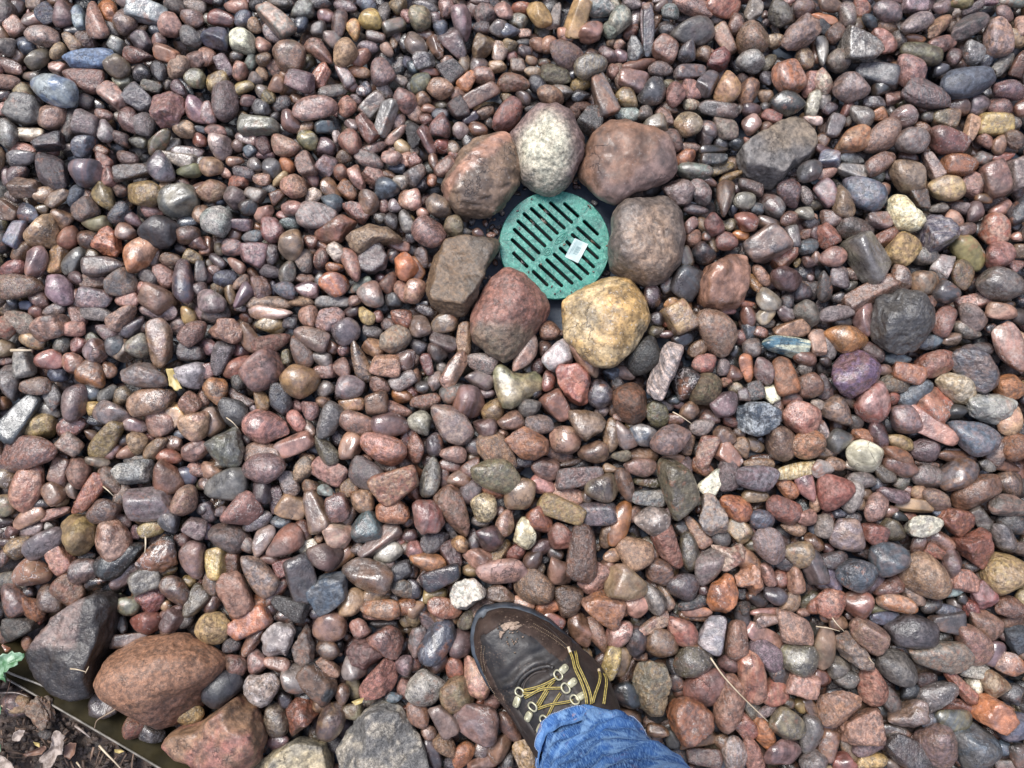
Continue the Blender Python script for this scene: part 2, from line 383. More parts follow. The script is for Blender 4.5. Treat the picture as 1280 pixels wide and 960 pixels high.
def boulder(kind, pts, H, label, group):
    c, _ = poly_outline(pts); zc = H*.46+.004 if kind != 'heart' else .037
    m = at(c[0], c[1], zc)
    loc = [(at(x, y, zc)-m)[:2] for x, y in pts]
    _, fn = poly_outline(loc)
    q = np.array(loc); L, W = q.max(0)-q.min(0)
    ang = kind in ('slab', 'wedge', 'flat', 'lichen', 'banded', 'bottomtan')
    P, F = stone(L, W, H, 0, ang, 5 if kind == 'heart' else 6, fn, .03 if ang else .014, 'block' if ang else 'cobble')
    n = P/np.linalg.norm(P, axis=1)[:, None]; s = rng.uniform(0, 90, 3)
    d = .0011*fbm(P*90+s, 3)
    X, Y, Zz = P[:, 0]/(L/2), P[:, 1]/(W/2), P[:, 2]/(H/2)
    A = None; par = [rng.random(), .5, .1, .52]
    nz = fbm(P*28+s, 4); pit = np.zeros(len(P))
    def lay(a, b, f): return np.array(a)*(1-f[:, None])+np.array(b)*f[:, None]
    if kind == 'rust':
        f = smst(.30, .10, np.abs((Y-X*.9-.25)+nz*.12))*(Zz > -.3)
        A = lay((.195, .135, .092), (.40, .23, .165), f); B = A*.62
        d += .0016*smst(.2, .5, fbm(P*np.array([60, 160, 60])+s, 3))
    elif kind == 'cream':
        f = smst(1.05, .35, np.hypot(X+.12, Y+.25)+nz*.16); f[Y < -.6] *= .9
        A = lay((.235, .165, .15), (.66, .64, .50), f); B = lay((.17, .12, .12), (.38, .40, .30), f); par[1] = .75
        pit = smst(.25, .7, fbm(P*150+s, 3))*f
    elif kind == 'redbrown': A = lay((.215, .125, .085), (.225, .155, .135), smst(-.2, .4, X-Y+nz*.5)); B = A*.7; par[3] = .55; par[1] = .35
    elif kind == 'porous':
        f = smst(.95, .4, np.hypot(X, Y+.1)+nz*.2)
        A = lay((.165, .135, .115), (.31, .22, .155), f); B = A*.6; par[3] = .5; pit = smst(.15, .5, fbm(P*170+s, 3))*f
    elif kind == 'yellow': A = lay((.47, .315, .135), (.48, .37, .21), smst(-.3, .4, nz)); B = A*.72; par[1] = .45; pit = .6*smst(.1, .6, fbm(P*150+s, 3)); par[3] = .56; par[1] = 1.3
    elif kind == 'redgranite':
        A = lay((.26, .125, .095), (.21, .15, .105), smst(0, -.7, Y+nz*.5)); B = lay((.20, .11, .085), (.15, .14, .09), smst(0, -.7, Y)); par[1] = .9; pit = .6*smst(.15, .6, fbm(P*120+s, 3))
    elif kind == 'banded': A = lay((.175, .115, .066), (.115, .088, .062), smst(-.3, .5, X+nz*.5)); B = A*.58; par = [.31, .5, .95, .58]
    elif kind == 'flat': A = lay((.225, .185, .14), (.20, .19, .18), smst(.2, -.3, Y+X*.2+nz*.3)); B = A*.75; par[1] = .2; par[3] = .56
    elif kind == 'slab':
        f = smst(-.02, .12, Y-.05*X+nz*.05)*smst(.52, .40, X+nz*.04)
        A = lay((.026, .019, .015), (.19, .135, .118), f); B = A*.55; par = [.2, .25, .2, .50]; pit = .8*smst(.2, .6, fbm(P*100+s, 3))*f
    elif kind == 'bigorange':
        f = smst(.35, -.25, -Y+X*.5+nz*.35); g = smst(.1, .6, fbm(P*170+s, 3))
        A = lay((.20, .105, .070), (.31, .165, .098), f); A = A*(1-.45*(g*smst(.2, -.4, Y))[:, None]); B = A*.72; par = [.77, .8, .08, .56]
    elif kind == 'wedge':
        f = smst(-.5, .8, fbm(P*40+s, 3)-Y*.6-X*.3); A = lay((.27, .165, .10), (.30, .135, .105), f); B = A*.62; par[1] = .6
    elif kind == 'bottomtan': A = lay((.46, .40, .26), (.30, .28, .22), smst(-.2, .3, nz)); B = A*.55; par[1] = .6
    elif kind == 'lichen':
        f = smst(-.1, .35, fbm(P*55+s, 4)); A = lay((.20, .20, .19), (.46, .43, .36), f); B = A*.6; par = [.4, 1.0, 0, .5]; pit = smst(.1, .6, fbm(P*90+s, 3))
        d += .0018*fbm(P*60+s, 3)
    else:
        f = smst(-.1, .4, nz); A = lay((.22, .215, .125), (.30, .25, .15), f); B = A*.75; par = [.5, .35, 0, .38]
    d = d-.0011*pit; par[0] = .03+.38*rng.random(); A = np.asarray(A)*np.array([.86, .80, .74]); B = B*.45*.8+A*.5
    P = P+n*d[:, None]
    par[1] *= .7 if kind == 'lichen' else .38
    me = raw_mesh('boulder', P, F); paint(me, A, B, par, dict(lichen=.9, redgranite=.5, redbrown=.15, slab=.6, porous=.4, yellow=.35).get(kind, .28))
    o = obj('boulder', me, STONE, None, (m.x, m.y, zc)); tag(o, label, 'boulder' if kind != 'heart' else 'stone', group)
    if kind == 'heart': o.name = 'notched_stone'
    return o
for bo in BOUL: boulder(*bo)

# ------------------------------------------------------------------ pebbles: centre x, centre y, length, width, turn, colours (capital: angular)
CAT = """
6,16,17,14,80,m;42,4,12,8,10,md;22,10,9,9,0,d;2,42,12,10,90,b;20,34,12,11,60,P;42,26,14,9,-25,pm;58,18,13,12,60,u;36,16,5,3,90,p;78,16,19,13,75,mc;
68,2,10,5,0,b;98,22,17,9,65,ue;120,26,26,13,75,pb;136,14,18,11,60,o;154,2,12,7,20,c;184,14,24,14,15,Ec;218,6,14,12,60,c;244,8,14,9,10,c;
156,28,15,14,70,m;142,36,12,8,80,g;92,38,11,6,0,d;54,44,20,13,10,mp;10,58,12,11,-40,g;32,56,12,10,50,u;22,68,12,10,50,p;14,84,18,9,20,pm;
46,72,16,12,-50,n;88,52,13,8,45,t;108,50,14,11,30,v;72,64,12,7,-55,t;144,56,12,9,30,cu;172,40,15,5,-30,t;178,52,13,11,50,Dm;212,32,15,14,60,pm;
240,24,15,11,15,b;194,38,8,7,0,u;198,50,9,8,20,pg;238,46,14,12,60,gk;244,58,10,8,0,D;254,44,8,7,90,m;112,74,34,12,0,u;174,70,19,10,8,r;
210,68,17,11,20,O;248,74,14,11,-40,p;224,84,16,12,-30,p;148,84,16,14,30,n;72,86,10,8,10,P;10,102,15,9,0,p;40,96,12,6,10,g;108,100,26,15,18,rp;
68,112,29,18,25,u;178,92,12,11,20,u;200,90,13,10,70,D;154,102,11,10,-20,Wc;230,106,17,5,45,u;246,100,13,12,50,nd;190,108,13,8,15,g;210,106,6,6,0,c;
224,112,12,8,50,m;28,116,15,12,60,t;6,120,10,7,0,k;34,138,21,18,20,Gd;6,138,9,10,70,pc;66,146,18,16,-30,pm;106,126,12,9,25,d;142,120,20,12,45,pm;
174,124,18,14,35,Dg;210,136,21,20,60,Pt;246,138,19,13,70,mp;124,132,9,7,60,d;130,144,11,7,10,p;88,156,24,9,-80,d;108,156,16,15,20,mg;
132,164,14,10,75,mc;162,152,17,12,70,v;182,158,15,13,60,c;148,146,6,6,0,c;232,162,15,11,30,t;10,168,18,14,70,c;36,168,21,8,8,w;150,172,13,8,30,v;
152,176,14,7,40,b;60,178,18,11,-15,K;106,182,17,13,-40,u;126,188,10,7,20,O;172,178,12,7,10,n;200,178,18,10,-35,n;28,188,19,9,10,p;66,190,8,5,0,p;
216,182,12,6,-45,c;250,176,10,8,30,r;234,190,20,7,5,g;86,184,5,4,0,w;250,162,8,5,0,k;296,8,15,9,10,pr;322,6,10,8,0,d;348,4,14,6,5,g;396,4,18,8,10,d;
272,2,8,6,10,k;278,24,17,10,10,r;304,24,12,10,-50,u;260,22,6,8,70,c;318,32,11,9,30,tg;346,26,27,12,45,gp;378,14,15,11,-20,c;376,30,11,9,-50,u;
272,50,19,16,50,U;302,52,16,13,0,wc;340,42,14,10,40,mp;328,56,11,9,50,p;360,70,21,18,20,pb;408,20,11,10,20,m;432,8,15,9,30,g;458,6,13,9,15,u;
498,8,10,11,80,ny;424,28,17,10,-70,vb;442,38,13,9,80,yo;464,26,14,13,45,y;480,16,15,8,-70,g;492,32,15,10,-20,ng;510,20,10,9,80,p;398,36,9,9,0,g;
414,48,14,10,35,gp;400,66,21,11,45,bp;430,66,18,13,-50,t;470,46,12,6,10,v;452,72,14,9,-25,p;460,58,13,8,10,g;492,54,8,5,80,b;484,62,10,7,50,pm;
508,54,12,9,70,D;496,48,8,8,0,p;260,72,12,11,60,p;280,82,15,9,65,mu;298,88,11,11,40,p;296,70,8,7,10,g;314,78,10,8,80,Ge;330,74,9,8,0,b;
344,86,11,8,60,p;328,92,9,7,80,t;318,100,10,8,-40,g;272,102,14,10,-20,y;304,110,14,8,-10,yt;346,106,12,10,-40,t;328,114,9,8,60,nc;336,122,10,9,40,ny;
376,102,17,14,15,mp;356,94,7,5,0,p;402,94,15,10,-60,Pr;430,94,17,8,55,gp;448,90,15,8,8,o;440,106,8,6,60,p;478,90,18,15,75,mp;500,100,10,6,20,g;
510,78,9,7,50,u;416,114,18,8,-15,gd;456,112,10,9,-70,u;480,112,12,8,60,c;506,124,17,13,60,pg;282,126,25,15,80,m;310,126,10,8,-20,v;326,136,14,10,25,Dg;
388,116,7,6,0,p;352,130,12,9,-25,d;372,124,10,6,10,b;394,136,27,15,-8,pm;434,134,13,12,80,rp;446,124,8,6,30,g;466,132,17,11,-50,Gm;304,144,6,6,0,t;
260,142,14,9,80,mr;324,158,24,13,5,gn;362,152,16,11,60,p;406,158,13,10,0,Ud;380,160,13,6,-20,t;386,176,13,11,40,ny;440,156,10,7,30,g;
460,160,19,11,65,Rm;482,146,24,11,-65,Gm;498,152,12,9,-50,m;270,164,14,8,10,p;286,166,8,7,50,d;300,156,8,5,30,d;276,182,17,13,70,mc;308,174,14,7,15,M;
330,182,15,9,60,v;312,188,8,7,-30,u;296,182,8,7,20,m;358,184,18,13,15,pn;408,184,12,10,10,m;438,178,17,13,60,rb;464,186,20,8,-30,p;496,168,17,7,-40,p;
502,184,12,9,30,t;490,188,10,7,0,pb;420,172,8,5,-80,c;374,186,8,6,50,g;428,144,7,6,20,g;510,160,8,9,50,g;344,146,6,6,0,d;532,8,17,8,15,g;
558,10,14,11,-75,p;524,24,15,14,30,nt;578,26,22,12,75,mg;606,16,14,13,-30,Gm;630,14,13,11,20,Pm;600,2,12,4,5,b;654,10,14,8,5,ro;674,18,19,12,60,y;
694,22,18,8,-75,Gc;722,22,26,15,-80,yt;752,10,17,13,20,ew;764,36,13,11,-60,e;740,40,18,13,-45,Pr;648,26,11,9,30,ne;544,24,9,8,30,m;552,36,13,9,60,u;
532,44,11,7,15,b;546,60,15,10,70,b;568,56,20,13,55,Gr;518,56,18,12,50,m;530,76,13,11,-10,Ge;516,84,9,7,50,u;602,34,11,8,0,d;624,36,12,11,-30,g;
638,40,12,9,0,u;604,58,18,13,-70,Bt;624,66,13,10,-70,tb;638,56,9,8,-10,t;654,54,9,6,0,d;656,64,9,8,40,d;672,56,11,9,20,b;686,56,12,10,-45,rp;
706,44,12,9,45,p;656,42,8,6,0,p;708,70,23,16,20,m;640,72,8,7,0,r;648,82,10,9,0,P;664,76,8,6,30,t;666,90,11,6,10,T;680,78,8,5,0,g;740,68,10,7,0,b;
760,68,13,9,30,M;580,80,12,8,-80,b;598,82,12,11,-20,g;622,84,11,7,5,T;560,78,10,8,20,p;538,90,13,6,5,r;562,88,15,13,50,Gm;604,96,14,10,0,pb;
584,102,14,10,-50,o;642,104,20,12,10,br;694,94,20,12,15,n;738,84,21,14,-15,gn;766,90,9,8,90,p;672,106,13,10,40,d;526,104,15,12,-60,nu;
550,110,16,13,-15,t;528,124,11,10,10,b;572,118,12,10,60,p;552,132,8,6,10,n;602,120,23,10,-30,b;574,136,14,12,60,d;702,114,14,9,10,g;
688,120,17,11,15,bt;726,106,13,8,0,y;726,120,12,8,-10,k;728,132,13,7,-5,b;754,120,26,13,70,Gb;654,122,11,8,30,mv;632,122,9,6,40,y;668,136,12,6,-20,k;
606,140,13,8,-30,P;634,146,23,14,-50,rm;740,150,17,15,-60,Gd;588,148,11,7,-40,D;518,140,15,10,60,p;536,136,9,6,10,b;550,144,11,8,10,u;532,150,9,7,0,r;
550,160,15,14,60,mr;576,164,10,10,0,m;598,162,12,9,15,b;518,170,17,9,80,D;534,176,20,8,65,V;552,182,12,9,0,r;566,186,10,8,60,b;586,178,10,8,50,d;
516,188,9,8,30,p;718,140,8,7,70,b;764,54,6,5,0,b;652,132,8,6,0,b;612,154,7,5,50,d;566,4,6,4,0,b;702,58,6,6,0,d;716,94,6,7,70,k;774,26,18,13,-55,ew;
768,8,9,8,40,ew;790,4,12,8,20,c;810,10,8,6,-30,r;824,0,9,5,0,c;796,24,14,9,-70,m;826,8,10,6,-30,m;838,16,11,9,0,Ec;866,8,26,12,25,pm;808,32,28,8,-90,M;
820,28,11,6,-70,b;856,22,12,7,-5,d;904,8,22,15,10,rp;788,40,12,8,-55,b;834,36,11,10,0,D;866,40,27,16,-12,mg;896,26,10,6,35,g;918,30,13,10,70,P;
942,14,15,11,-80,C;974,16,18,13,80,gn;984,2,9,4,0,p;1006,10,15,11,0,bm;998,40,30,15,-55,Tg;1020,32,11,6,90,u;942,48,20,19,0,bp;906,50,19,11,60,pt;
794,60,17,10,85,D;774,56,8,7,0,p;774,70,10,9,0,m;832,62,16,14,30,b;860,62,15,11,-75,d;878,68,11,10,0,Bt;900,74,17,12,-50,rv;938,76,17,14,0,c;
960,78,13,9,-35,n;968,52,9,12,90,t;1006,74,14,12,80,v;1020,66,15,7,90,p;798,82,24,8,-18,b;826,86,15,9,10,gb;862,90,20,9,-5,g;774,96,16,8,80,p;
792,102,18,13,10,mb;822,98,7,6,0,c;884,104,17,12,-60,g;910,110,20,15,-80,yt;816,116,18,15,-60,d;844,118,15,12,-60,p;864,112,15,12,55,pm;
836,106,8,7,0,n;936,114,17,12,-75,vr;958,98,10,8,90,d;984,96,21,19,70,op;1014,106,17,11,-70,p;956,120,10,9,30,t;784,124,15,12,50,yt;864,130,10,9,0,pw;
898,136,25,11,18,g;940,136,12,9,0,m;984,130,21,14,5,d;964,146,12,8,20,rp;1016,130,16,9,-70,w;784,142,15,9,15,e;806,142,11,9,-30,g;830,146,15,10,60,pm;
836,136,12,7,20,b;860,156,17,16,0,bt;818,158,18,13,-10,bg;906,160,19,13,45,mg;884,164,13,10,40,g;938,156,13,11,-60,p;958,160,10,8,-60,b;
1016,150,12,6,15,wc;840,176,15,13,40,g;880,174,11,10,40,K;902,180,10,9,0,k;860,186,14,7,10,pt;920,180,9,8,0,k;934,178,7,6,40,p;892,188,18,6,0,k;
924,136,6,7,0,g;928,100,8,8,50,v;956,134,6,6,0,d;888,66,6,5,0,p;1038,6,17,10,10,p;1076,8,13,10,60,rm;1060,18,17,10,80,m;1030,24,17,6,20,o;
1030,34,11,9,40,K;1088,26,11,8,20,u;1110,14,18,12,12,gc;1044,42,12,10,-40,b;1070,34,13,9,-40,b;1144,6,16,9,0,gc;1120,0,10,4,0,v;1178,8,12,8,-20,pc;
1202,4,13,6,0,ny;1146,28,24,12,-30,mp;1174,32,22,9,-50,Pb;1216,10,14,6,-30,m;1210,32,24,14,-20,Dm;1238,2,10,5,0,m;1266,2,16,6,10,e;1256,18,13,9,30,m;
1246,48,22,16,80,tg;1270,48,14,8,40,t;1276,34,15,9,-70,p;1108,34,14,9,10,tb;1028,64,20,8,90,g;1074,62,25,20,25,Gb;1104,52,18,12,40,pb;
1122,50,12,9,60,G;1144,48,13,6,10,o;1178,56,19,10,-20,p;1048,76,14,13,20,g;1152,68,26,14,25,n;1192,72,11,9,-60,v;1216,66,15,13,60,g;
1254,80,19,8,-45,Cd;1276,80,17,9,-70,b;1138,88,22,17,50,pm;1176,88,9,8,0,u;1028,102,16,12,80,pw;1098,92,27,14,20,kg;1104,106,19,13,-60,k;
1064,110,21,18,5,mp;1208,102,34,19,-12,u;1158,118,30,18,20,gp;1262,112,20,12,5,mp;1118,122,13,8,-15,P;1092,128,13,8,0,d;1030,126,12,10,-60,c;
1220,132,14,13,-30,g;1252,134,17,12,10,pv;1276,136,8,10,0,rp;1076,144,17,12,45,g;1058,138,12,7,-60,r;1098,144,11,9,-15,ot;1130,146,16,14,20,mg;
1154,138,8,5,50,r;1198,134,14,11,40,b;1180,148,16,13,10,nb;1036,136,10,9,0,d;1042,158,16,10,-60,g;1114,140,11,6,80,g;1160,146,9,7,0,d;
1214,160,19,8,-65,tb;1244,154,20,14,5,y;1186,176,25,16,8,rb;1102,172,24,16,-35,pm;1066,176,22,15,-20,ot;1138,176,20,17,10,g;1154,162,11,8,30,b;
1232,176,11,8,30,p;1250,180,13,9,-60,t;1268,174,13,12,20,b;1268,154,10,8,10,g;1030,188,13,6,20,v;1058,152,7,8,60,b;1028,176,8,9,20,b;1260,188,14,5,0,b;
1114,184,10,7,20,k;1158,188,7,5,0,k;1234,60,9,8,50,d;1232,76,10,8,-30,u;1224,52,8,7,40,n;28,198,19,10,-5,c;20,218,10,15,40,M;8,220,13,7,80,m;
66,216,26,17,60,D;32,236,19,13,10,B;56,244,13,9,-20,t;72,248,17,10,-30,tb;16,246,10,6,40,g;100,198,16,6,0,u;108,216,19,17,10,mu;96,246,14,9,-75,u;
106,242,11,8,0,o;130,202,14,9,50,r;160,198,14,8,10,bm;136,222,13,9,70,p;168,216,24,10,-8,g;200,210,21,15,60,dm;222,198,24,10,15,c;236,214,16,8,-5,n;
252,206,8,9,0,c;130,246,19,12,60,yn;150,238,9,8,40,b;182,242,24,16,10,yt;210,236,9,8,0,t;228,228,9,6,0,p;224,252,23,19,-20,Cu;250,238,10,13,80,P;
12,266,13,12,20,B;36,268,14,11,30,u;52,262,9,6,0,n;76,274,14,13,40,b;52,288,26,17,-50,t;106,262,16,13,-20,g;120,280,18,10,5,n;150,268,15,12,-30,u;
168,276,12,8,30,m;190,264,14,9,10,p;20,292,18,10,-75,um;2,302,14,10,70,k;86,296,15,11,-75,rb;74,302,8,5,70,u;110,300,14,12,40,b;136,302,20,14,70,Ro;
158,290,12,11,10,b;200,290,24,19,0,k;174,316,26,17,-70,ot;234,294,15,10,-15,v;28,314,15,10,-50,b;16,336,16,10,-10,p;46,328,20,12,-80,mp;
72,324,18,11,-85,Y;92,326,19,11,-45,g;116,320,8,7,20,T;130,332,24,12,-8,mp;248,304,13,9,30,p;242,322,12,8,20,y;214,324,13,8,10,b;194,322,13,8,-60,v;
228,352,28,13,85,ub;206,346,16,12,50,p;186,346,14,9,30,g;150,354,18,16,-20,gb;118,354,17,10,0,B;74,362,22,15,55,m;24,360,25,16,5,pt;52,374,13,11,30,p;
96,374,12,9,90,p;120,374,20,13,10,g;160,374,15,11,0,pr;194,374,22,16,30,pb;174,360,12,7,-30,p;250,340,13,8,80,d;248,362,10,10,0,g;252,374,8,10,-40,m;
34,382,8,6,0,u;16,378,9,6,40,u;2,374,10,6,90,b;228,312,9,6,20,d;250,268,10,12,0,t;96,348,11,8,30,v;146,264,8,5,0,d;236,278,12,7,0,u;264,208,14,13,0,tg;
294,202,11,6,-5,b;312,194,9,6,0,c;332,194,11,5,5,m;304,216,15,9,20,d;320,206,10,8,25,g;340,210,12,11,30,Dg;358,206,12,9,40,ob;382,206,16,11,70,pm;
408,206,14,12,-60,Gm;430,196,10,8,-20,b;462,200,18,10,20,gp;490,198,13,9,0,pm;508,200,9,8,80,p;282,216,8,6,70,P;298,228,12,8,10,r;328,224,11,9,5,Pv;
350,224,12,6,-50,t;368,234,16,14,50,pt;390,224,11,8,30,v;414,238,16,10,50,b;434,238,14,10,40,ob;446,222,16,9,60,p;426,216,10,9,40,b;
466,220,14,11,30,Pm;484,236,15,14,10,u;486,218,9,5,10,t;496,210,10,6,10,u;502,228,9,11,80,c;510,220,6,7,0,c;264,238,18,14,-10,tp;294,248,14,14,0,mg;
320,242,11,10,30,G;338,236,9,6,10,u;346,246,10,8,-30,b;392,246,10,10,10,WY;414,254,14,12,30,um;312,260,12,11,-30,k;330,266,13,9,-30,pm;
366,260,14,9,0,P;352,254,10,4,-45,n;396,270,24,16,8,cp;446,264,17,11,30,Rg;460,252,15,13,60,bg;480,256,10,7,80,p;494,258,9,8,20,c;508,250,12,10,90,p;
272,278,18,19,60,ce;300,280,14,8,10,m;292,262,9,5,20,k;322,284,7,6,30,o;340,288,16,13,60,rp;362,278,12,9,0,e;424,286,28,12,-28,br;474,272,8,7,30,g;
490,276,12,9,60,d;508,278,15,9,60,c;468,298,36,16,-10,tb;294,294,9,9,0,p;316,296,13,8,0,u;292,310,14,10,10,gt;318,320,15,18,85,mp;340,318,14,8,90,d;
366,306,18,16,-50,tg;388,302,9,8,20,b;380,326,15,11,75,gm;402,324,13,9,-70,b;422,316,12,10,45,w;440,330,22,10,65,pt;468,324,18,18,40,g;
498,308,14,7,5,p;506,334,15,14,50,ob;274,312,8,6,60,n;272,326,12,6,40,g;296,332,13,7,35,rp;268,338,8,7,30,p;282,348,14,11,-15,u;302,354,12,7,-40,t;
326,360,15,12,70,bm;340,340,14,8,15,g;360,340,15,10,-75,g;380,348,13,6,5,p;402,350,10,8,60,g;418,334,11,6,0,o;418,356,17,15,0,om;450,358,16,7,-30,ed;
476,348,7,6,0,v;486,352,14,9,-65,b;466,368,17,15,40,pg;504,364,14,10,45,pb;288,368,13,7,80,bt;304,370,17,9,-60,gm;358,362,14,10,30,um;
384,362,15,10,15,mp;264,378,18,14,20,m;338,380,26,9,0,t;376,376,15,6,0,t;386,382,8,5,0,m;416,378,21,7,0,gk;444,376,8,7,0,p;492,376,11,10,60,d;
342,360,9,4,80,u;272,362,9,8,20,b;258,308,12,8,90,p;258,344,10,8,80,m;262,330,5,7,0,b;276,252,6,5,0,u;262,256,8,4,0,k;354,270,8,6,40,p;
404,308,12,6,30,b;390,314,8,5,20,b;492,320,10,8,50,d;384,380,9,5,0,m;516,200,10,9,60,Pr;520,218,14,11,-40,gb;542,202,12,6,80,b;556,210,14,10,-30,Pr;
526,230,10,8,0,K;516,250,12,10,80,pt;540,226,8,6,90,ob;548,258,17,13,45,tg;536,290,21,19,60,vp;568,284,14,12,60,n;528,266,8,7,40,p;512,278,10,7,80,ny;
514,294,10,7,80,d;528,322,13,8,70,gb;518,338,17,12,60,o;518,364,16,12,-60,tp;528,380,8,4,0,d;582,290,7,6,0,g;598,292,8,6,30,v;572,194,11,6,10,r;
528,252,6,5,0,b;856,198,14,10,-25,or;868,214,21,10,10,ge;892,200,16,9,0,K;902,210,16,8,-12,yc;914,220,15,5,-20,y;848,240,20,17,30,M;
876,240,17,12,60,Gm;888,228,10,6,30,v;906,248,24,11,-80,b;870,262,15,6,5,d;938,234,16,8,20,d;930,252,14,10,0,cn;966,256,18,12,45,vu;988,242,18,14,70,m;
1012,214,17,13,-40,d;1008,244,12,7,80,g;1006,266,12,8,10,c;946,260,9,7,20,u;986,274,12,9,-30,p;962,280,16,8,20,gt;932,276,15,12,20,rp;
892,280,14,11,70,rm;912,282,8,9,80,n;878,280,11,6,80,b;864,282,12,8,-70,b;866,298,11,9,-30,Bo;890,304,12,6,70,tb;908,302,13,11,10,rp;926,294,10,6,10,o;
956,306,26,20,-25,gt;992,296,14,9,80,mg;1008,292,8,6,-30,p;1020,292,8,9,40,v;1010,308,14,9,-20,u;880,316,14,14,0,k;906,352,34,32,-50,Bp;
980,320,18,12,-50,Rb;982,348,19,15,30,V;952,344,15,8,60,p;944,356,14,8,60,y;960,374,16,14,60,ct;858,352,22,18,-60,u;856,322,13,9,70,v;
816,370,14,11,60,d;836,356,12,8,-35,d;848,380,17,9,5,yo;996,328,6,4,-60,y;1012,328,10,7,20,V;1020,322,8,6,90,p;934,380,10,5,0,r;984,376,12,8,-60,d;
1014,278,10,8,0,d;940,282,10,5,60,v;916,262,9,7,80,u;1022,242,8,9,90,m;864,254,8,5,0,d;882,296,7,6,60,d;1038,200,14,11,20,ub;1032,218,14,7,-10,p;
1064,198,16,7,10,e;1100,204,20,11,-30,pb;1136,196,12,6,10,v;1166,206,18,9,60,Pm;1200,206,22,13,0,ob;1228,198,11,9,-20,g;1254,196,13,6,-15,r;
1134,220,23,18,30,pm;1112,214,12,8,-60,g;1096,222,9,8,0,e;1066,214,19,10,20,gb;1080,240,27,19,40,u;1032,242,17,12,60,pm;1054,252,21,13,85,tn;
1106,236,8,8,0,p;1182,236,20,16,-10,ty;1216,232,15,13,30,pb;1244,224,22,17,80,p;1272,218,20,14,80,c;1150,248,16,11,70,Bg;1230,248,11,6,5,Bo;
1134,266,28,16,50,wy;1100,274,17,11,10,M;1036,274,13,11,40,m;1070,286,23,13,5,g;1174,260,11,6,-5,g;1202,260,12,7,10,m;1218,266,14,10,-60,m;
1192,276,14,10,75,p;1252,262,15,9,-30,p;1274,266,18,12,-70,k;1034,294,15,12,60,R;1108,298,17,10,-25,r;1210,286,14,8,-20,mb;1168,292,22,21,65,Dm;
1226,286,10,9,0,D;1242,290,19,18,-60,rp;1272,296,8,6,0,p;1126,314,20,17,-50,yt;1084,322,32,21,50,gn;1040,322,16,12,-10,p;1210,316,24,14,50,ny;
1156,320,15,12,20,dm;1178,332,17,12,-60,Cp;1246,320,18,16,-40,rp;1276,314,10,9,0,b;1196,322,7,6,0,p;1260,328,10,8,-60,p;1048,348,15,13,60,Gd;
1066,344,12,7,30,b;1126,346,16,13,70,pb;1156,354,17,15,20,b;1202,344,18,14,80,nt;1250,356,27,19,15,g;1088,366,33,13,-25,Bg;1182,366,15,14,30,d;
1124,374,28,13,10,Gp;1216,378,21,10,-10,pg;1158,378,10,9,0,b;1050,372,10,7,0,d;1030,358,18,9,80,d;1058,382,12,4,0,t;1270,332,10,8,-30,P;
1276,376,8,8,0,u;1064,358,9,5,-40,g;1268,282,8,5,40,d;1196,300,7,7,60,t;1256,382,12,6,0,b;1140,296,9,6,10,b;1086,260,8,6,0,v;1220,246,8,5,0,g;
26,402,18,12,35,cp;6,410,14,14,60,rb;48,390,12,10,-60,rm;64,410,21,15,-20,Pk;68,388,13,7,-20,g;86,394,8,10,80,u;96,394,14,9,60,Pr;122,390,20,11,10,gc;
152,396,20,12,-40,pm;198,390,25,10,5,mp;166,410,18,9,-35,d;172,432,14,14,0,gn;182,410,9,8,30,d;202,430,29,15,80,m;224,408,12,10,60,g;
236,394,12,9,60,yp;242,416,18,13,-40,pb;240,440,16,12,10,D;254,432,8,9,60,m;252,390,10,9,60,m;92,412,14,10,-20,pb;78,432,11,10,-50,g;40,426,15,9,15,ny;
98,430,10,10,45,P;116,422,8,6,20,c;132,416,14,9,20,mb;120,440,13,13,45,bm;144,432,12,12,50,u;154,440,12,12,60,tg;4,436,11,12,40,t;8,452,11,5,0,v;
30,454,18,11,75,c;62,450,16,12,-10,rp;92,454,14,12,50,r;116,470,20,16,40,ou;136,462,11,9,60,b;182,468,33,16,15,gb;238,468,20,16,10,cg;
14,478,22,13,75,g;72,468,12,9,20,U;44,482,19,11,5,bg;66,496,17,11,70,gc;92,504,22,15,85,mg;134,492,13,9,-50,g;154,496,11,12,30,tn;114,490,11,8,30,u;
190,502,28,16,-10,tb;116,508,9,10,50,y;142,516,21,14,5,gm;24,522,31,15,-60,dk;60,512,16,9,20,g;44,532,25,15,3,yt;90,534,18,12,-10,pr;
88,556,17,14,30,Pg;132,550,28,13,-50,yt;170,532,14,9,20,mc;198,526,22,18,40,pg;220,518,15,11,60,Yc;238,504,14,12,60,bp;254,496,12,8,80,p;
246,530,19,18,-40,tp;226,544,8,6,0,u;216,554,12,9,20,P;172,552,14,12,60,t;194,560,17,9,-50,tb;186,546,8,5,40,r;142,564,13,8,-30,bt;158,566,12,8,-30,p;
212,570,15,9,10,rb;244,564,16,11,-20,p;170,574,14,6,-10,C;36,564,36,20,-12,rm;92,576,12,6,0,t;114,544,9,6,30,b;78,572,8,6,0,b;254,508,6,9,0,t;
120,526,10,6,10,k;4,504,8,8,0,b;156,550,7,8,60,d;270,392,17,12,10,m;338,390,27,9,0,tc;300,386,9,4,0,g;282,414,24,15,-5,bt;312,422,18,11,70,b;
338,406,17,13,-10,yW;340,428,22,12,-25,rb;362,402,10,9,0,D;386,396,16,12,70,pm;412,400,18,15,-50,Mp;390,422,22,13,25,mv;376,440,21,12,55,bg;
432,414,17,17,0,gd;440,390,11,7,-30,v;458,394,13,9,60,Y;472,396,8,8,40,b;466,414,12,8,10,g;502,398,14,12,20,rp;494,424,19,17,0,tn;486,406,9,8,30,g;
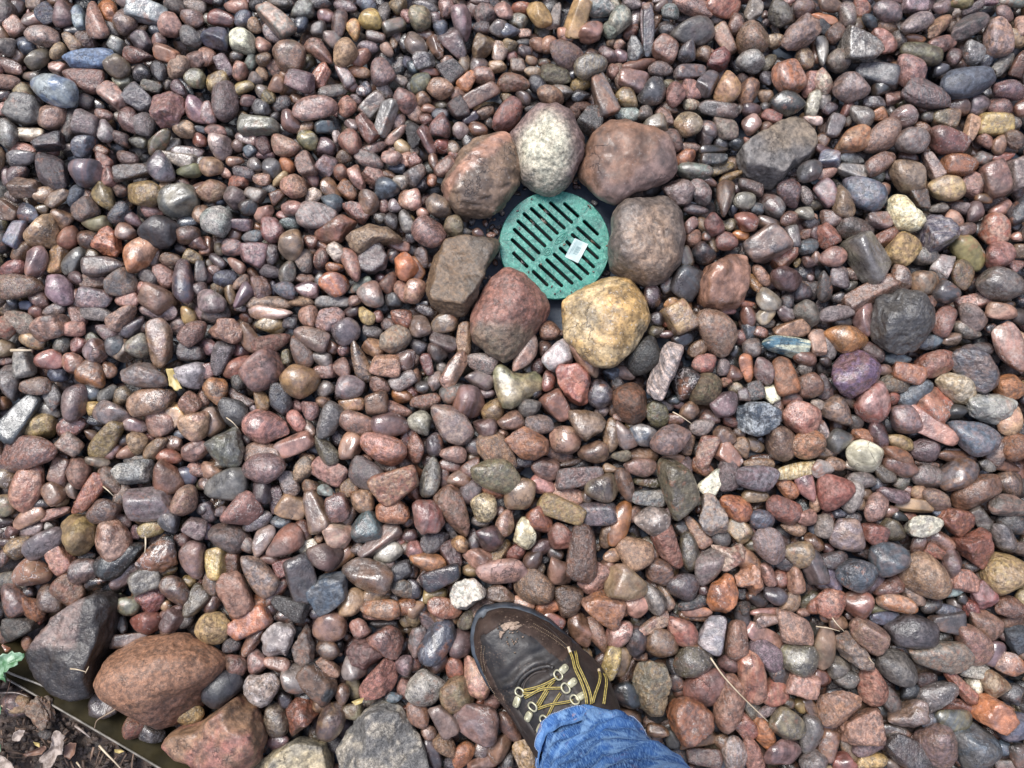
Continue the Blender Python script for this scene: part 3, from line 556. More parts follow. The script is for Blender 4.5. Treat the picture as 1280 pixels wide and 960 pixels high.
276,448,21,11,-70,gu;264,434,12,10,10,m;302,438,11,8,10,v;298,458,20,11,-30,rb;330,464,25,20,-40,mp;358,446,9,6,80,n;402,448,14,9,25,g;
414,434,9,8,30,b;430,438,7,8,80,v;450,452,26,10,70,t;468,434,14,11,30,Bt;482,456,19,14,10,To;406,464,13,9,-5,p;428,462,14,10,60,pm;374,476,21,20,30,yt;
408,486,11,10,0,g;438,484,17,14,0,gm;474,482,13,10,40,b;504,476,16,10,-30,g;508,450,12,14,60,p;272,490,18,14,70,bo;296,476,11,8,60,g;300,498,18,7,35,m;
326,500,15,9,60,yb;350,498,19,12,75,du;292,514,21,15,50,dg;264,526,17,14,50,tc;332,534,27,20,5,pd;370,526,14,9,50,pr;388,512,13,10,60,Pm;
404,502,9,9,0,bt;440,506,15,8,-8,ty;470,504,14,14,0,b;504,496,14,9,10,o;498,512,16,9,10,pb;412,528,24,13,-70,g;444,530,22,14,20,pb;488,532,23,16,15,mb;
368,556,23,12,-25,pm;408,562,20,11,60,n;438,558,17,12,-75,t;478,560,28,17,25,po;284,558,24,20,-60,Gn;330,568,27,14,10,Pm;386,536,12,7,60,g;
422,546,11,7,60,d;384,572,10,6,0,bt;508,556,8,17,0,r;452,574,12,6,0,p;316,510,6,5,0,c;260,464,8,10,0,p;372,508,8,8,0,p;416,574,8,5,0,b;
308,550,7,6,60,d;526,408,13,14,10,bp;556,404,18,13,-25,tg;532,388,11,6,20,g;580,422,20,9,-85,Pb;554,428,18,10,20,v;522,432,11,9,40,d;
546,440,13,10,40,d;534,456,13,7,75,R;516,448,9,11,80,p;518,470,8,9,0,b;552,460,8,7,40,c;544,476,12,9,-60,Ct;568,462,25,11,-65,Bp;602,454,19,13,15,gd;
600,474,18,11,10,m;568,490,17,13,-20,dg;586,502,19,19,10,bm;528,484,9,8,0,d;532,502,18,9,-15,br;564,530,29,19,35,mp;526,530,15,14,60,wn;
544,556,13,12,-50,d;520,560,10,18,0,rp;566,568,16,10,0,p;606,534,15,13,20,v;616,512,13,15,20,yb;608,492,11,6,0,m;592,558,12,10,0,d;622,564,28,18,45,tg;
592,572,9,7,0,b;656,442,25,12,-55,pv;686,414,12,12,40,b;698,446,20,15,-35,ce;682,436,8,10,0,v;732,444,29,14,65,pg;716,482,26,21,40,Ro;
686,476,8,13,10,r;750,492,15,17,0,d;764,466,10,8,10,u;696,508,20,15,60,pb;734,530,23,18,20,bg;662,510,14,11,0,g;638,526,16,12,-10,pb;
674,532,17,13,10,g;658,554,28,18,30,op;706,550,19,17,30,pt;742,566,18,13,-10,bt;764,544,10,20,10,t;628,544,7,8,0,t;698,568,18,8,20,v;766,510,6,10,0,b;
672,458,8,10,0,v;540,574,7,4,0,d;514,492,8,9,40,r;752,514,9,7,0,m;708,540,8,6,0,b;670,492,7,7,0,k;546,508,8,6,60,g;514,540,10,6,70,p;820,414,10,8,0,n;
822,398,9,8,30,d;834,404,5,7,80,o;852,396,20,18,60,ty;898,414,30,21,65,pg;936,396,14,9,75,vb;958,392,15,9,-50,cy;982,392,12,9,30,vm;
1010,392,16,14,60,g;988,412,22,11,-12,bp;956,404,11,6,0,g;952,416,9,6,20,pb;982,434,29,12,5,ku;1022,428,16,10,80,p;940,434,12,12,10,gb;
926,422,9,8,80,p;936,414,8,10,0,u;910,388,10,5,0,p;806,446,25,19,-65,d;854,424,13,9,-30,k;834,418,10,5,0,v;872,436,13,9,-30,b;832,464,37,15,-67,Cp;
880,454,14,12,10,rP;904,458,11,9,80,g;858,480,20,18,-50,k;882,488,21,19,-40,bn;918,468,10,9,30,p;934,460,17,9,75,op;954,464,17,12,60,vg;
980,470,23,15,80,ob;1012,482,16,15,-5,b;1006,448,14,9,10,b;1006,462,9,9,0,g;908,478,7,6,0,r;920,486,9,8,60,t;780,466,14,8,15,mv;790,504,24,21,60,bo;
906,504,17,15,-45,md;930,494,9,9,80,Gv;944,488,12,10,80,Dm;964,494,12,9,60,WC;988,498,13,11,30,vr;950,524,28,21,20,Cd;1002,522,22,18,40,rp;
972,508,10,7,60,b;1022,506,9,7,20,c;822,518,16,13,60,nd;848,506,9,5,20,v;862,514,12,10,-50,bv;842,524,12,7,0,b;888,522,12,9,20,v;878,534,15,10,-10,cg;
912,524,13,9,30,R;906,544,13,12,45,Mp;792,530,10,6,-20,y;804,544,18,13,0,uc;780,544,18,12,60,gb;838,550,24,17,-25,mp;860,556,13,8,-60,tb;
882,564,22,11,-65,Ro;928,560,13,11,60,tg;910,568,17,12,40,Br;942,556,13,8,30,tg;976,554,20,18,45,bt;1010,556,20,17,-45,bo;1022,538,7,9,80,c;
802,570,19,10,0,b;776,570,12,7,0,n;842,574,15,6,0,t;952,574,15,6,0,b;772,480,8,9,0,d;774,522,8,6,0,p;924,542,8,6,40,v;950,550,7,6,60,k;
828,508,14,7,0,d;964,444,8,5,0,k;842,500,9,6,0,u;1044,392,22,9,-10,c;1054,402,14,9,10,g;1080,400,12,20,0,mp;1126,404,38,33,-10,Dg;1180,400,20,12,-60,p;
1214,396,19,15,50,mp;1252,390,18,10,10,pm;1274,396,12,10,0,d;1208,414,17,9,25,g;1188,424,11,8,5,Pb;1058,424,26,17,10,ob;1032,432,18,12,60,cg;
1092,440,15,9,45,v;1068,466,31,27,30,vm;1118,448,18,8,10,u;1104,462,11,7,10,v;1134,466,19,13,15,op;1170,454,24,15,-25,rp;1162,428,16,9,-15,u;
1218,460,30,20,45,Db;1262,436,30,16,65,pc;1228,436,13,8,10,d;1272,424,12,10,45,pc;1262,484,16,15,-20,ob;1198,484,29,17,30,wy;1238,510,28,18,10,Cu;
1090,502,28,22,80,rp;1118,480,19,11,5,bg;1144,492,22,11,-35,u;1166,506,21,18,40,Rb;1116,498,8,8,60,r;1048,516,19,15,50,gt;1028,484,16,10,80,d;
1132,524,20,16,45,gb;1164,532,32,15,30,pm;1196,514,13,9,-10,d;1216,544,28,20,40,um;1262,526,19,14,-50,pt;1270,558,16,18,80,ob;1050,550,17,14,-20,g;
1080,546,16,10,30,ob;1098,544,17,10,75,v;1124,552,16,9,30,ty;1080,570,22,18,10,wn;1156,562,18,14,10,m;1122,570,20,10,30,ob;1196,570,24,9,5,b;
1068,528,11,9,40,g;1028,538,13,7,70,c;1246,566,15,11,-60,p;1028,568,12,6,0,b;1038,564,12,8,60,t;1026,512,9,4,80,k;1280,498,6,8,0,k;1246,548,8,9,70,d;
1032,452,8,6,0,k;1190,564,10,5,0,d;1238,412,7,7,60,k;1204,400,9,5,-30,p;1062,502,9,6,30,b;12,580,22,9,10,mD;6,598,12,11,80,t;36,608,29,19,-65,rp;
74,590,17,11,-80,b;98,590,19,15,45,bt;122,578,14,6,5,n;110,618,27,11,-58,Ro;138,600,19,9,50,bp;166,590,22,14,-5,Cu;208,596,21,17,70,rp;
248,588,14,9,20,p;152,618,15,9,-75,p;234,594,12,10,20,u;186,630,28,20,0,mg;230,626,19,15,-70,pt;212,648,18,14,60,gu;244,660,15,12,20,M;
190,660,15,10,-15,yg;6,632,13,15,80,nb;68,616,14,12,50,b;76,626,9,9,0,tb;90,612,12,9,60,p;36,648,20,10,-35,tp;70,642,18,7,-12,P;40,662,15,8,-10,m;
130,638,20,14,-15,bd;152,652,12,9,20,v;96,668,28,20,65,yt;140,674,25,20,80,bt;56,678,25,13,-35,g;22,684,16,12,-45,gy;4,696,12,8,-60,vr;62,658,5,5,0,c;
14,664,8,6,0,p;42,716,20,17,10,tp;76,698,18,12,65,Pb;106,712,17,14,-20,vr;150,700,30,16,-35,k;170,666,9,8,-60,M;200,692,30,18,-50,Ko;
242,700,22,14,80,mb;230,674,11,10,40,v;156,720,18,11,-40,vm;180,726,22,16,-20,Gc;86,738,18,17,50,br;64,748,18,14,60,bv;40,760,17,11,50,Ob;
16,748,22,14,60,bg;16,726,22,12,10,g;188,750,16,15,-60,Rm;220,738,20,13,50,vb;236,726,8,7,40,y;244,752,18,12,-60,n;252,732,10,8,20,r;
160,756,14,12,30,n;120,728,14,8,-20,k;150,746,4,4,0,w;216,766,14,7,-20,m;206,756,8,7,0,t;208,716,13,6,-20,y;50,630,12,9,0,d;6,652,10,8,0,k;
26,642,10,6,0,b;34,740,9,7,0,d;174,650,9,5,30,b;102,630,6,8,80,b;6,678,9,5,0,v;110,696,10,8,0,d;254,636,8,7,0,d;254,606,6,8,90,n;220,612,10,6,-30,g;
264,588,14,10,5,tb;284,578,18,5,-20,n;328,586,27,18,-20,pm;284,608,26,19,-15,g;258,606,10,8,60,m;302,638,24,19,-25,pP;362,604,16,10,60,g;
380,588,16,11,-70,gt;388,608,10,8,10,b;412,590,22,14,20,Pm;408,614,11,7,20,e;436,610,13,10,-30,to;460,594,25,17,25,gm;486,582,18,9,30,v;
496,604,28,20,-30,RP;346,624,17,8,85,Vm;328,616,14,10,75,D;366,634,19,14,20,tb;394,640,26,14,65,Bm;422,634,17,14,85,V;454,626,15,13,60,tb;
436,646,13,8,-50,p;492,638,20,15,5,ob;322,650,18,10,-25,gn;352,652,12,8,0,u;380,662,13,9,50,b;420,668,18,16,30,pt;456,660,20,19,-20,u;
286,672,25,16,15,gb;328,676,20,11,-65,ct;356,676,23,16,-25,rm;386,686,12,10,-20,W;408,696,16,20,80,vb;424,700,22,10,-45,by;476,676,28,12,-42,vm;
486,690,18,12,-20,cg;500,676,9,10,80,r;272,704,18,12,80,yt;292,704,14,9,90,Rb;310,682,10,8,60,v;324,718,28,15,50,gt;356,708,13,11,-20,Rp;
336,698,12,6,10,v;378,724,28,20,70,d;344,740,21,9,-55,rb;412,738,26,20,-35,Ug;460,718,30,18,20,bg;470,744,18,11,-15,tb;440,754,18,13,-50,tn;
502,714,14,11,-30,d;504,736,15,10,25,gt;294,742,26,18,65,Bv;264,730,14,9,60,b;266,754,14,9,-70,vp;316,760,24,14,-15,ob;362,758,22,12,20,D;
384,758,6,7,70,p;404,766,15,7,0,d;474,762,24,12,0,ot;508,758,10,13,80,o;260,640,12,8,70,d;260,664,10,6,80,m;276,640,8,6,-30,g;450,688,10,8,30,M;
482,706,11,6,0,g;494,748,8,6,60,d;510,668,8,8,60,v;508,686,8,12,80,p;340,760,10,7,80,v;348,594,10,7,0,d;398,674,5,6,60,t;508,650,7,9,-60,t;
538,596,24,12,-85,dg;518,606,20,11,80,R;564,580,14,9,10,pb;590,584,13,11,-60,b;574,600,14,11,-15,bg;556,598,14,6,90,v;588,614,16,12,-50,g;
616,608,16,14,10,op;602,592,9,8,60,b;682,586,17,13,10,v;714,578,14,5,0,v;724,596,28,12,-8,pg;752,610,20,17,0,n;764,586,10,6,10,t;678,606,17,11,15,pr;
650,618,21,17,-60,bt;708,620,20,13,15,pb;702,636,28,13,20,yt;604,634,17,17,30,ty;568,640,31,16,65,bp;534,646,22,20,30,rb;748,642,24,14,-10,dm;
676,650,17,15,40,op;632,654,17,11,-70,bp;654,666,21,14,75,Wy;700,672,16,14,50,rp;728,690,33,18,-85,b;764,668,18,13,-70,bt;612,672,17,15,30,v;
592,674,12,7,85,d;574,680,11,10,0,y;544,676,17,12,-30,dg;518,688,12,10,60,p;564,694,17,12,60,V;596,698,17,12,20,p;626,690,16,10,-50,yb;
644,692,13,9,-40,r;536,702,23,12,25,ob;588,712,10,8,10,ty;552,722,24,12,-20,k;628,714,30,14,-5,pm;668,698,14,11,-60,bd;670,710,11,9,10,gb;
694,692,10,8,20,k;698,714,18,15,60,Bp;668,734,25,19,30,tg;586,744,23,19,-30,We;516,736,12,10,70,d;530,752,15,8,-80,d;556,760,20,12,10,ot;
626,744,17,11,20,bp;710,748,19,18,50,b;688,758,17,9,-10,o;754,756,25,19,30,Op;744,724,20,14,-45,Pv;760,708,9,9,60,b;766,734,8,12,90,t;544,744,14,9,0,y;
604,760,20,10,-35,bp;654,754,14,9,20,t;532,720,16,6,-50,g;512,670,9,8,0,v;564,666,14,6,70,g;652,578,18,6,0,d;622,594,30,20,30,n;766,694,8,12,80,t;
518,762,10,13,80,t;600,652,11,6,10,g;626,640,7,6,60,v;678,684,9,14,80,v;514,714,8,8,0,d;650,674,6,8,0,e;716,664,8,8,40,d;734,620,8,9,30,b;
514,646,6,10,80,d;680,700,7,6,0,k;800,584,19,11,5,p;782,606,21,10,65,bg;772,604,8,14,90,d;822,586,7,15,90,d;848,608,36,19,70,n;878,584,14,9,30,ro;
858,582,9,11,0,m;892,602,20,12,-50,We;872,624,12,4,75,w;910,592,21,14,-80,gv;948,580,19,7,0,bt;946,598,26,15,0,mu;944,620,16,8,0,t;998,588,30,9,-10,yw;
1008,606,20,12,70,pm;984,610,15,9,50,ob;980,638,22,14,20,rm;1006,646,13,10,10,p;992,660,15,9,10,tb;808,602,16,6,10,n;812,622,22,10,5,cu;
816,652,21,18,-10,w;842,642,11,7,20,v;792,644,10,12,60,b;774,654,27,12,-75,ob;890,644,27,17,70,Gt;900,672,12,10,30,d;920,634,20,14,30,or;
952,650,14,12,20,u;924,662,16,13,50,ny;940,666,11,6,70,m;870,664,21,9,55,tb;792,690,23,20,40,tb;834,684,28,15,75,Rp;862,690,23,11,80,nk;
812,686,14,10,60,g;824,714,17,14,20,bd;784,728,25,20,15,tp;816,746,21,12,60,gd;854,734,19,16,0,d;886,706,24,16,-50,gm;918,696,22,14,-15,pw;
902,742,26,19,-80,o;938,726,22,18,30,Po;936,702,20,12,40,p;962,682,22,17,70,ct;998,692,17,16,20,tu;960,718,14,8,70,p;976,724,13,10,-60,rp;
994,724,17,10,80,tb;1018,710,20,12,70,dm;968,744,14,10,20,d;946,748,14,9,20,k;988,754,14,11,-30,tg;794,756,16,14,20,po;832,746,17,8,70,p;
774,760,12,10,60,o;870,764,18,7,0,po;866,754,18,8,-20,k;958,766,19,6,0,p;1012,750,13,9,-50,n;1020,756,10,13,60,r;930,762,10,10,60,d;1018,678,13,9,50,b;
1020,660,11,9,80,u;978,702,12,9,20,k;940,682,7,8,70,n;1020,628,8,12,30,p;878,688,8,8,40,v;1004,766,8,5,0,p;924,742,8,10,70,k;874,636,5,5,0,b;
972,624,8,5,20,g;1008,672,8,5,0,d;880,738,7,7,60,v;852,660,9,8,50,d;1028,586,11,14,90,we;1044,580,13,8,10,p;1078,580,22,10,0,wn;1040,616,22,20,-60,rp;
1064,620,19,12,-60,cg;1076,600,17,10,-10,gu;1104,592,15,10,40,n;1124,584,20,10,20,b;1096,606,9,8,60,u;1082,618,8,7,0,b;1128,602,12,8,-40,g;
1116,618,18,9,20,M;1162,596,23,13,15,mg;1198,594,25,17,-50,bu;1158,580,14,5,5,v;1234,582,12,7,20,Cd;1256,582,20,8,20,b;1264,604,17,14,30,tg;
1222,614,28,15,-35,b;1260,632,22,13,10,gp;1136,614,9,6,0,p;1148,616,10,9,10,t;1170,624,19,12,30,tm;1144,632,22,8,8,t;1094,634,18,12,-50,p;
1074,632,9,7,-20,t;1112,638,10,8,-20,p;1154,656,21,13,-15,Cw;1194,650,18,16,30,Ro;1226,648,16,10,60,g;1220,684,26,22,45,Rr;1268,654,18,12,10,d;
1256,672,20,11,60,gk;1278,686,8,14,-70,mv;1092,668,16,14,20,rv;1116,664,16,12,45,n;1060,670,22,20,40,gn;1030,658,14,12,80,g;1036,646,9,7,30,p;
1064,648,11,8,10,d;1176,676,17,10,30,p;1148,680,13,9,-60,v;1168,690,13,8,25,R;1190,704,17,11,-75,Mb;1112,698,23,19,-5,um;1040,700,18,11,0,d;
1070,718,22,20,-30,u;1040,726,17,9,50,gu;1028,726,13,10,60,m;1156,720,29,23,45,bt;1094,728,14,10,-40,m;1110,734,18,10,-20,bv;1138,742,19,9,45,p;
1188,736,12,10,10,e;1206,726,17,13,10,Pv;1256,718,25,24,0,yt;1228,744,15,12,60,Rb;1072,754,18,17,20,rb;1038,754,19,17,-30,rp;1122,754,22,10,10,op;
1108,762,20,7,0,n;1164,756,13,8,-30,d;1184,764,18,8,15,u;1214,760,13,11,50,r;1262,758,18,12,10,b;1278,746,8,14,30,t;1034,686,8,6,20,v;
1080,692,10,6,10,d;1216,708,12,7,0,d;1174,640,9,7,30,u;1136,646,8,6,0,r;1126,646,10,6,20,k;1234,690,6,6,0,v;1192,756,9,7,40,d;1124,714,8,6,0,u;
1224,724,8,7,50,b;1050,642,9,6,0,u;1202,748,6,7,0,k;1098,652,8,6,0,d;26,784,18,13,-10,D;8,794,10,13,60,v;44,772,10,6,30,r;34,804,9,7,80,b;
6,812,9,6,20,o;38,830,10,6,0,b;160,800,22,9,-10,b;182,778,18,13,10,rp;216,776,13,11,-60,M;234,774,11,8,-70,g;152,782,10,7,60,D;132,880,16,14,20,Gb;
168,908,13,12,60,rb;192,916,13,11,10,g;236,892,17,15,-10,yn;22,880,17,13,10,gb;256,872,8,9,60,d;210,790,9,5,0,v;66,844,14,4,30,k;266,786,19,19,30,yt;
310,780,27,14,-30,og;316,800,20,8,-55,b;290,806,10,8,0,d;366,772,22,9,10,k;348,798,22,21,60,Cg;380,808,28,13,-85,Gb;412,784,20,17,-20,bm;
410,812,14,10,20,b;450,786,13,11,20,rp;476,770,22,6,5,p;484,800,21,17,30,Pr;508,774,9,8,60,t;458,814,22,17,30,V;440,836,15,14,50,g;294,830,15,12,40,br;
320,826,14,12,60,pc;346,830,15,9,15,P;276,860,25,17,-35,kd;326,862,23,20,-20,ct;370,850,20,15,50,g;410,834,16,10,25,pt;398,852,24,15,45,Kb;
428,868,12,9,80,bd;474,846,28,20,-60,Pb;506,832,11,12,60,m;506,860,12,10,60,p;374,894,23,20,-30,Rv;402,880,10,10,0,b;414,902,21,15,-65,vb;
346,900,18,13,80,vr;348,926,13,10,-20,v;440,888,12,9,0,n;356,874,10,8,70,k;480,780,16,6,0,d;492,872,10,6,0,u;380,872,8,5,0,k;510,888,5,9,90,r;
422,808,8,8,60,k;516,770,13,9,60,t;536,778,18,10,60,m;556,770,18,13,10,t;584,776,12,9,-50,n;520,802,18,9,-75,g;546,802,28,17,-50,du;
574,806,18,14,-60,m;546,826,14,12,-30,v;568,834,12,10,80,r;594,846,25,14,65,pt;516,830,9,9,60,v;532,860,21,23,80,cg;572,868,20,20,30,bn;
522,892,16,12,40,po;554,900,20,13,55,M;596,900,27,21,20,Gb;616,878,10,9,0,p;536,916,9,9,0,p;558,932,16,11,40,b;578,944,16,11,-60,or;
604,936,13,10,-70,n;624,934,18,11,-60,bd;542,942,19,9,70,d;636,910,20,10,60,b;658,948,22,13,70,Yw;604,954,18,8,-10,b;636,952,12,7,-70,d;
726,788,20,13,65,bp;746,794,22,11,65,b;766,792,13,8,90,p;692,774,14,7,30,rb;734,818,9,6,60,y;752,824,9,7,-60,m;764,828,22,10,-75,yb;748,842,9,8,50,b;
530,936,6,6,0,d;564,954,8,8,0,d;600,878,6,5,0,r;568,850,8,5,0,v;774,792,18,13,-40,pb;796,802,17,13,-70,db;818,780,20,9,-25,Pt;828,804,20,16,20,b;
852,790,22,15,35,rb;870,770,20,6,10,op;892,792,22,15,-70,Cu;922,800,22,13,-85,pb;930,776,18,9,70,d;958,776,16,10,0,Pm;990,786,26,18,40,Pm;
954,796,26,11,30,p;958,818,22,14,40,gm;998,822,21,18,20,ng;774,826,17,12,-65,tb;784,838,17,11,-60,b;816,860,38,23,80,Gt;866,826,23,18,-20,ng;
882,860,26,20,-20,rm;912,830,13,10,30,v;940,846,30,16,75,rp;964,866,18,14,-25,r;972,842,15,12,30,d;1002,856,20,15,5,PR;1024,846,10,9,0,r;
912,880,32,17,-75,bg;864,900,30,28,20,Ob;872,926,22,8,-20,b;880,946,20,11,5,b;936,882,15,9,50,gn;930,906,17,11,50,Rb;956,920,22,11,60,ob;
984,904,21,17,20,nk;1000,882,10,8,20,y;1012,918,21,13,-70,gm;978,940,22,15,-5,Vm;918,940,19,15,80,ct;940,942,23,11,70,p;1016,888,20,9,60,b;
1018,952,17,12,-20,g;784,868,18,14,20,k;844,852,10,10,60,d;822,914,13,8,20,b;784,896,16,8,10,b;840,924,12,8,70,d;842,832,10,8,70,k;898,956,10,10,80,u;
902,928,9,10,70,b;960,888,14,6,-30,g;982,878,10,7,20,n;980,796,10,6,30,g;850,862,9,9,0,v;800,822,9,5,0,v;952,892,6,5,0,d;1032,772,8,6,30,p;
1048,778,12,9,0,b;1030,810,24,13,-80,n;1068,770,12,5,0,v;1086,794,23,16,35,Pt;1110,774,22,9,5,u;1140,790,28,20,-10,d;1184,778,21,13,0,db;
1228,778,22,15,40,bp;1264,776,16,10,-20,b;1216,804,27,16,50,pt;1174,820,36,18,5,gm;1240,816,15,12,-70,m;1260,794,12,9,40,m;1272,798,16,12,70,U;
1178,796,12,8,-10,d;1122,834,24,18,40,gd;1064,812,28,14,45,Mp;1048,834,13,13,0,g;1058,848,16,11,0,d;1090,858,24,16,70,rp;1030,848,10,8,-60,r;
1048,882,26,18,-25,Po;1076,908,26,19,-10,Pv;1112,874,17,10,60,d;1134,888,27,20,-30,Mb;1170,868,24,14,-35,g;1156,850,14,9,0,d;1218,838,17,9,10,c;
1202,858,24,8,50,Rb;1218,856,10,9,50,w;1244,854,16,13,60,bt;1262,830,18,13,30,Oc;1266,868,12,14,70,d;1242,892,25,18,35,Or;1270,906,14,22,60,ug;
1190,882,21,9,5,rp;1192,900,22,12,5,nu;1220,934,30,25,50,ug;1174,934,24,21,60,mb;1138,942,29,17,35,d;1252,934,9,10,50,u;1274,942,13,14,50,d;
1036,932,18,12,-70,bm;1086,928,22,13,-35,m;1062,938,17,8,60,ty;1088,952,18,9,-5,Yn;1054,954,14,11,-20,Rm;1116,956,9,6,20,b;1032,900,15,13,60,m;
1026,954,8,10,60,d;1120,914,16,8,0,g;1142,924,9,7,30,v;1164,898,10,14,60,u;1126,812,14,8,10,d;1136,864,12,9,-40,k;1222,820,5,8,60,v;1204,954,12,7,30,d;
1194,918,8,6,0,b;1258,956,14,6,0,g;1276,816,10,8,20,b;1106,932,6,9,-70,d;1044,868,12,7,0,k;1064,958,6,6,0,k;1154,922,10,8,50,k;810,38,31,8,84,Um;
"""
def parse():
    out = []
    for s in CAT.replace('\n', '').split(';'):
        if not s.strip(): continue
        x, y, L, W, a, c = s.split(','); out.append([float(x), float(y), 2.0*float(L), 2.0*float(W), float(a), c])
    return out
PEB = parse()
# coverage map of the bed, 3 px cells
X0, Y0, CS = -340, -340, 3
GW, GH = int((1620+340)/CS), int((1300+340)/CS)
cover = np.zeros((GH, GW), bool)
gx, gy = np.meshgrid(X0+(np.arange(GW)+.5)*CS, Y0+(np.arange(GH)+.5)*CS)
cover |= gy > edge_y(gx)-14
cover |= np.hypot(gx-693, gy-306) < 98
def in_poly(pts, X, Y):
    ins = np.zeros(X.shape, bool); n = len(pts)
    for i in range(n):
        x1, y1 = pts[i]; x2, y2 = pts[i-1]
        ins ^= ((y1 > Y) != (y2 > Y)) & (X < (x2-x1)*(Y-y1)/(y2-y1+1e-9)+x1)
    return ins
for bo in BOUL: cover |= in_poly(bo[1], gx, gy)
def patch(x, y, L, W, a, k=1.0):
    r = max(L, W)/2*k+CS; i0, i1 = max(0, int((x-r-X0)/CS)), min(GW, int((x+r-X0)/CS)+1)
    j0, j1 = max(0, int((y-r-Y0)/CS)), min(GH, int((y+r-Y0)/CS)+1)
    dx, dy = gx[j0:j1, i0:i1]-x, gy[j0:j1, i0:i1]-y; c, s = math.cos(a), math.sin(a)
    u, v = (dx*c+dy*s)/(L/2*k), (-dx*s+dy*c)/(W/2*k)
    return slice(j0, j1), slice(i0, i1), (u*u+v*v) < 1
keep = []
for p in PEB:
    j, i, m = patch(p[0], p[1], p[2], p[3], R(p[4]))
    keep.append(p)
    cover[j, i] |= m
PEB = keep; NCAT = len(PEB)
codes = [p[5] for p in PEB]
fill = []
for L0, L1, tries in ((40, 52, 1500), (30, 42, 3500), (22, 32, 7000), (15, 24, 14000), (11, 16, 12000)):
    for _ in range(tries):
        x, y = rng.uniform(X0, X0+GW*CS), rng.uniform(Y0, Y0+GH*CS)
        ii, jj = int((x-X0)/CS), int((y-Y0)/CS)
        if cover[min(jj, GH-1), min(ii, GW-1)]: continue
        L = rng.uniform(L0, L1); W = L*rng.uniform(.6, .92); a = rng.uniform(0, math.pi)
        j, i, m = patch(x, y, L, W, a, .95)
        if m.sum() == 0 or (cover[j, i] & m).sum() > (.06 if L > 30 else .16)*m.sum(): continue
        cover[j, i] |= m; fill.append([x, y, L, W, math.degrees(a), codes[rng.integers(NCAT)] if not (-10 < x < 1290 and -10 < y < 970) else 'd,k,v,bd,g,n,dv,b,M,D,V'.split(',')[rng.integers(11)]])  # inside the frame only dark codes: shade of the gaps put into stone colour
order = sorted(range(NCAT), key=lambda i: -PEB[i][2]*PEB[i][3])
TOP = [i for i in order if 8 < PEB[i][0] < 1272 and 8 < PEB[i][1] < 952][:300]; topset = set(TOP); rank = {i: n for n, i in enumerate(TOP)}
# heights: every stone is bedded between its neighbours; where two overlap in plan the smaller lies lower
PX = np.array([p[:4] for p in PEB])
zoff = rng.normal(size=NCAT)*.0025
for n, i in enumerate(order):
    x, y, L, W = PX[i]; d = np.hypot(PX[:, 0]-x, PX[:, 1]-y); rm = (L+W)/4
    for j in np.nonzero(d < rm+(PX[:, 2]+PX[:, 3])/4)[0]:
        if j == i: continue
        ov = 1-d[j]/(rm+(PX[j, 2]+PX[j, 3])/4)
        if PX[j, 2]*PX[j, 3] < L*W and ov > .12: zoff[j] -= .012*min(ov, .7)
zoff = np.clip(zoff, -.014, .01)
# ---- wording
LM = [((693, 306), 'the green drain grate'), ((690, 850), 'the boot'), ((202, 850), 'the orange boulder'), ((90, 815), 'the dark wedge boulder'), ((975, 190), 'the flat olive boulder'),
      ((1127, 400), 'the rough grey rock'), ((648, 482), 'the notched cream stone'), ((480, 935), 'the mottled grey boulder'), ((335, 100), 'the striped stones'),
      ((110, 74), 'the blue slab'), ((68, 110), 'the blue-grey egg stone'), ((283, 128), 'the mauve egg stone'), ((1133, 268), 'the pale yellow lobed stone'), ((1198, 485), 'the cream shell-like stone'),
      ((1066, 465), 'the shiny violet stone'), ((831, 465), 'the striped grey bar'), ((950, 523), 'the dark glittering rock'), ((585, 744), 'the white angular stone'), ((816, 652), 'the white round stone'),
      ((1080, 572), 'the cream oval stone'), ((505, 604), 'the rose-pink block'), ((136, 302), 'the flat orange chip'), ((200, 290), 'the speckled black stone'), ((320, 320), 'the rounded rose stone'),
      ((97, 668), 'the ochre pear-shaped stone'), ((532, 860), 'the round grey ball stone'), ((327, 860), 'the cream heart stone'), ((903, 742), 'the bright orange stone'), ((1218, 685), 'the red triangular stone'),
      ((1245, 153), 'the yellow speckled stone'), ((1180, 270), 'the dark banded rock'), ((282, 558), 'the tan four-cornered stone'), ((52, 533), 'the yellow egg stone'), ((905, 355), 'the big mauve-brown rock'),
      ((1195, 15), 'the top edge of the photo, far right'), ((640, 20), 'the top edge of the photo, centre'), ((30, 20), 'the top left corner'), ((1262, 700), 'the right edge of the photo'), ((1230, 920), 'the bottom right corner')]
LM = [l for l in LM if l[1] != 'the striped stones']
def shape_word(p):
    q = p[2]/max(p[3], 1); an = p[5][0].isupper()
    if q > 2.0: return 'long angular' if an else 'long'
    if q > 1.45: return 'oblong' if an else 'oval'
    if q > 1.2: return 'blocky' if an else 'egg-shaped'
    return 'chunky' if an else 'round'
def look_words(p):
    k = p[5].lower(); a = WORD[k[0]]
    return (a+' and '+WORD[k[1]]) if len(k) > 1 and k[1] != k[0] else a
def direction(dx, dy):
    a = math.degrees(math.atan2(-dy, dx)) % 360
    return ['right of', 'above right of', 'above', 'above left of', 'left of', 'below left of', 'below', 'below right of'][int((a+22.5)//45) % 8]
def neighbour(i, k=0):
    d = np.hypot(PX[:, 0]-PX[i, 0], PX[:, 1]-PX[i, 1]); d[i] = 1e9
    c = [j for j in np.argsort(d)[:9] if d[j] < 75]; c.sort(key=lambda j: -PX[j, 2]*PX[j, 3])
    return c[min(k, len(c)-1)]
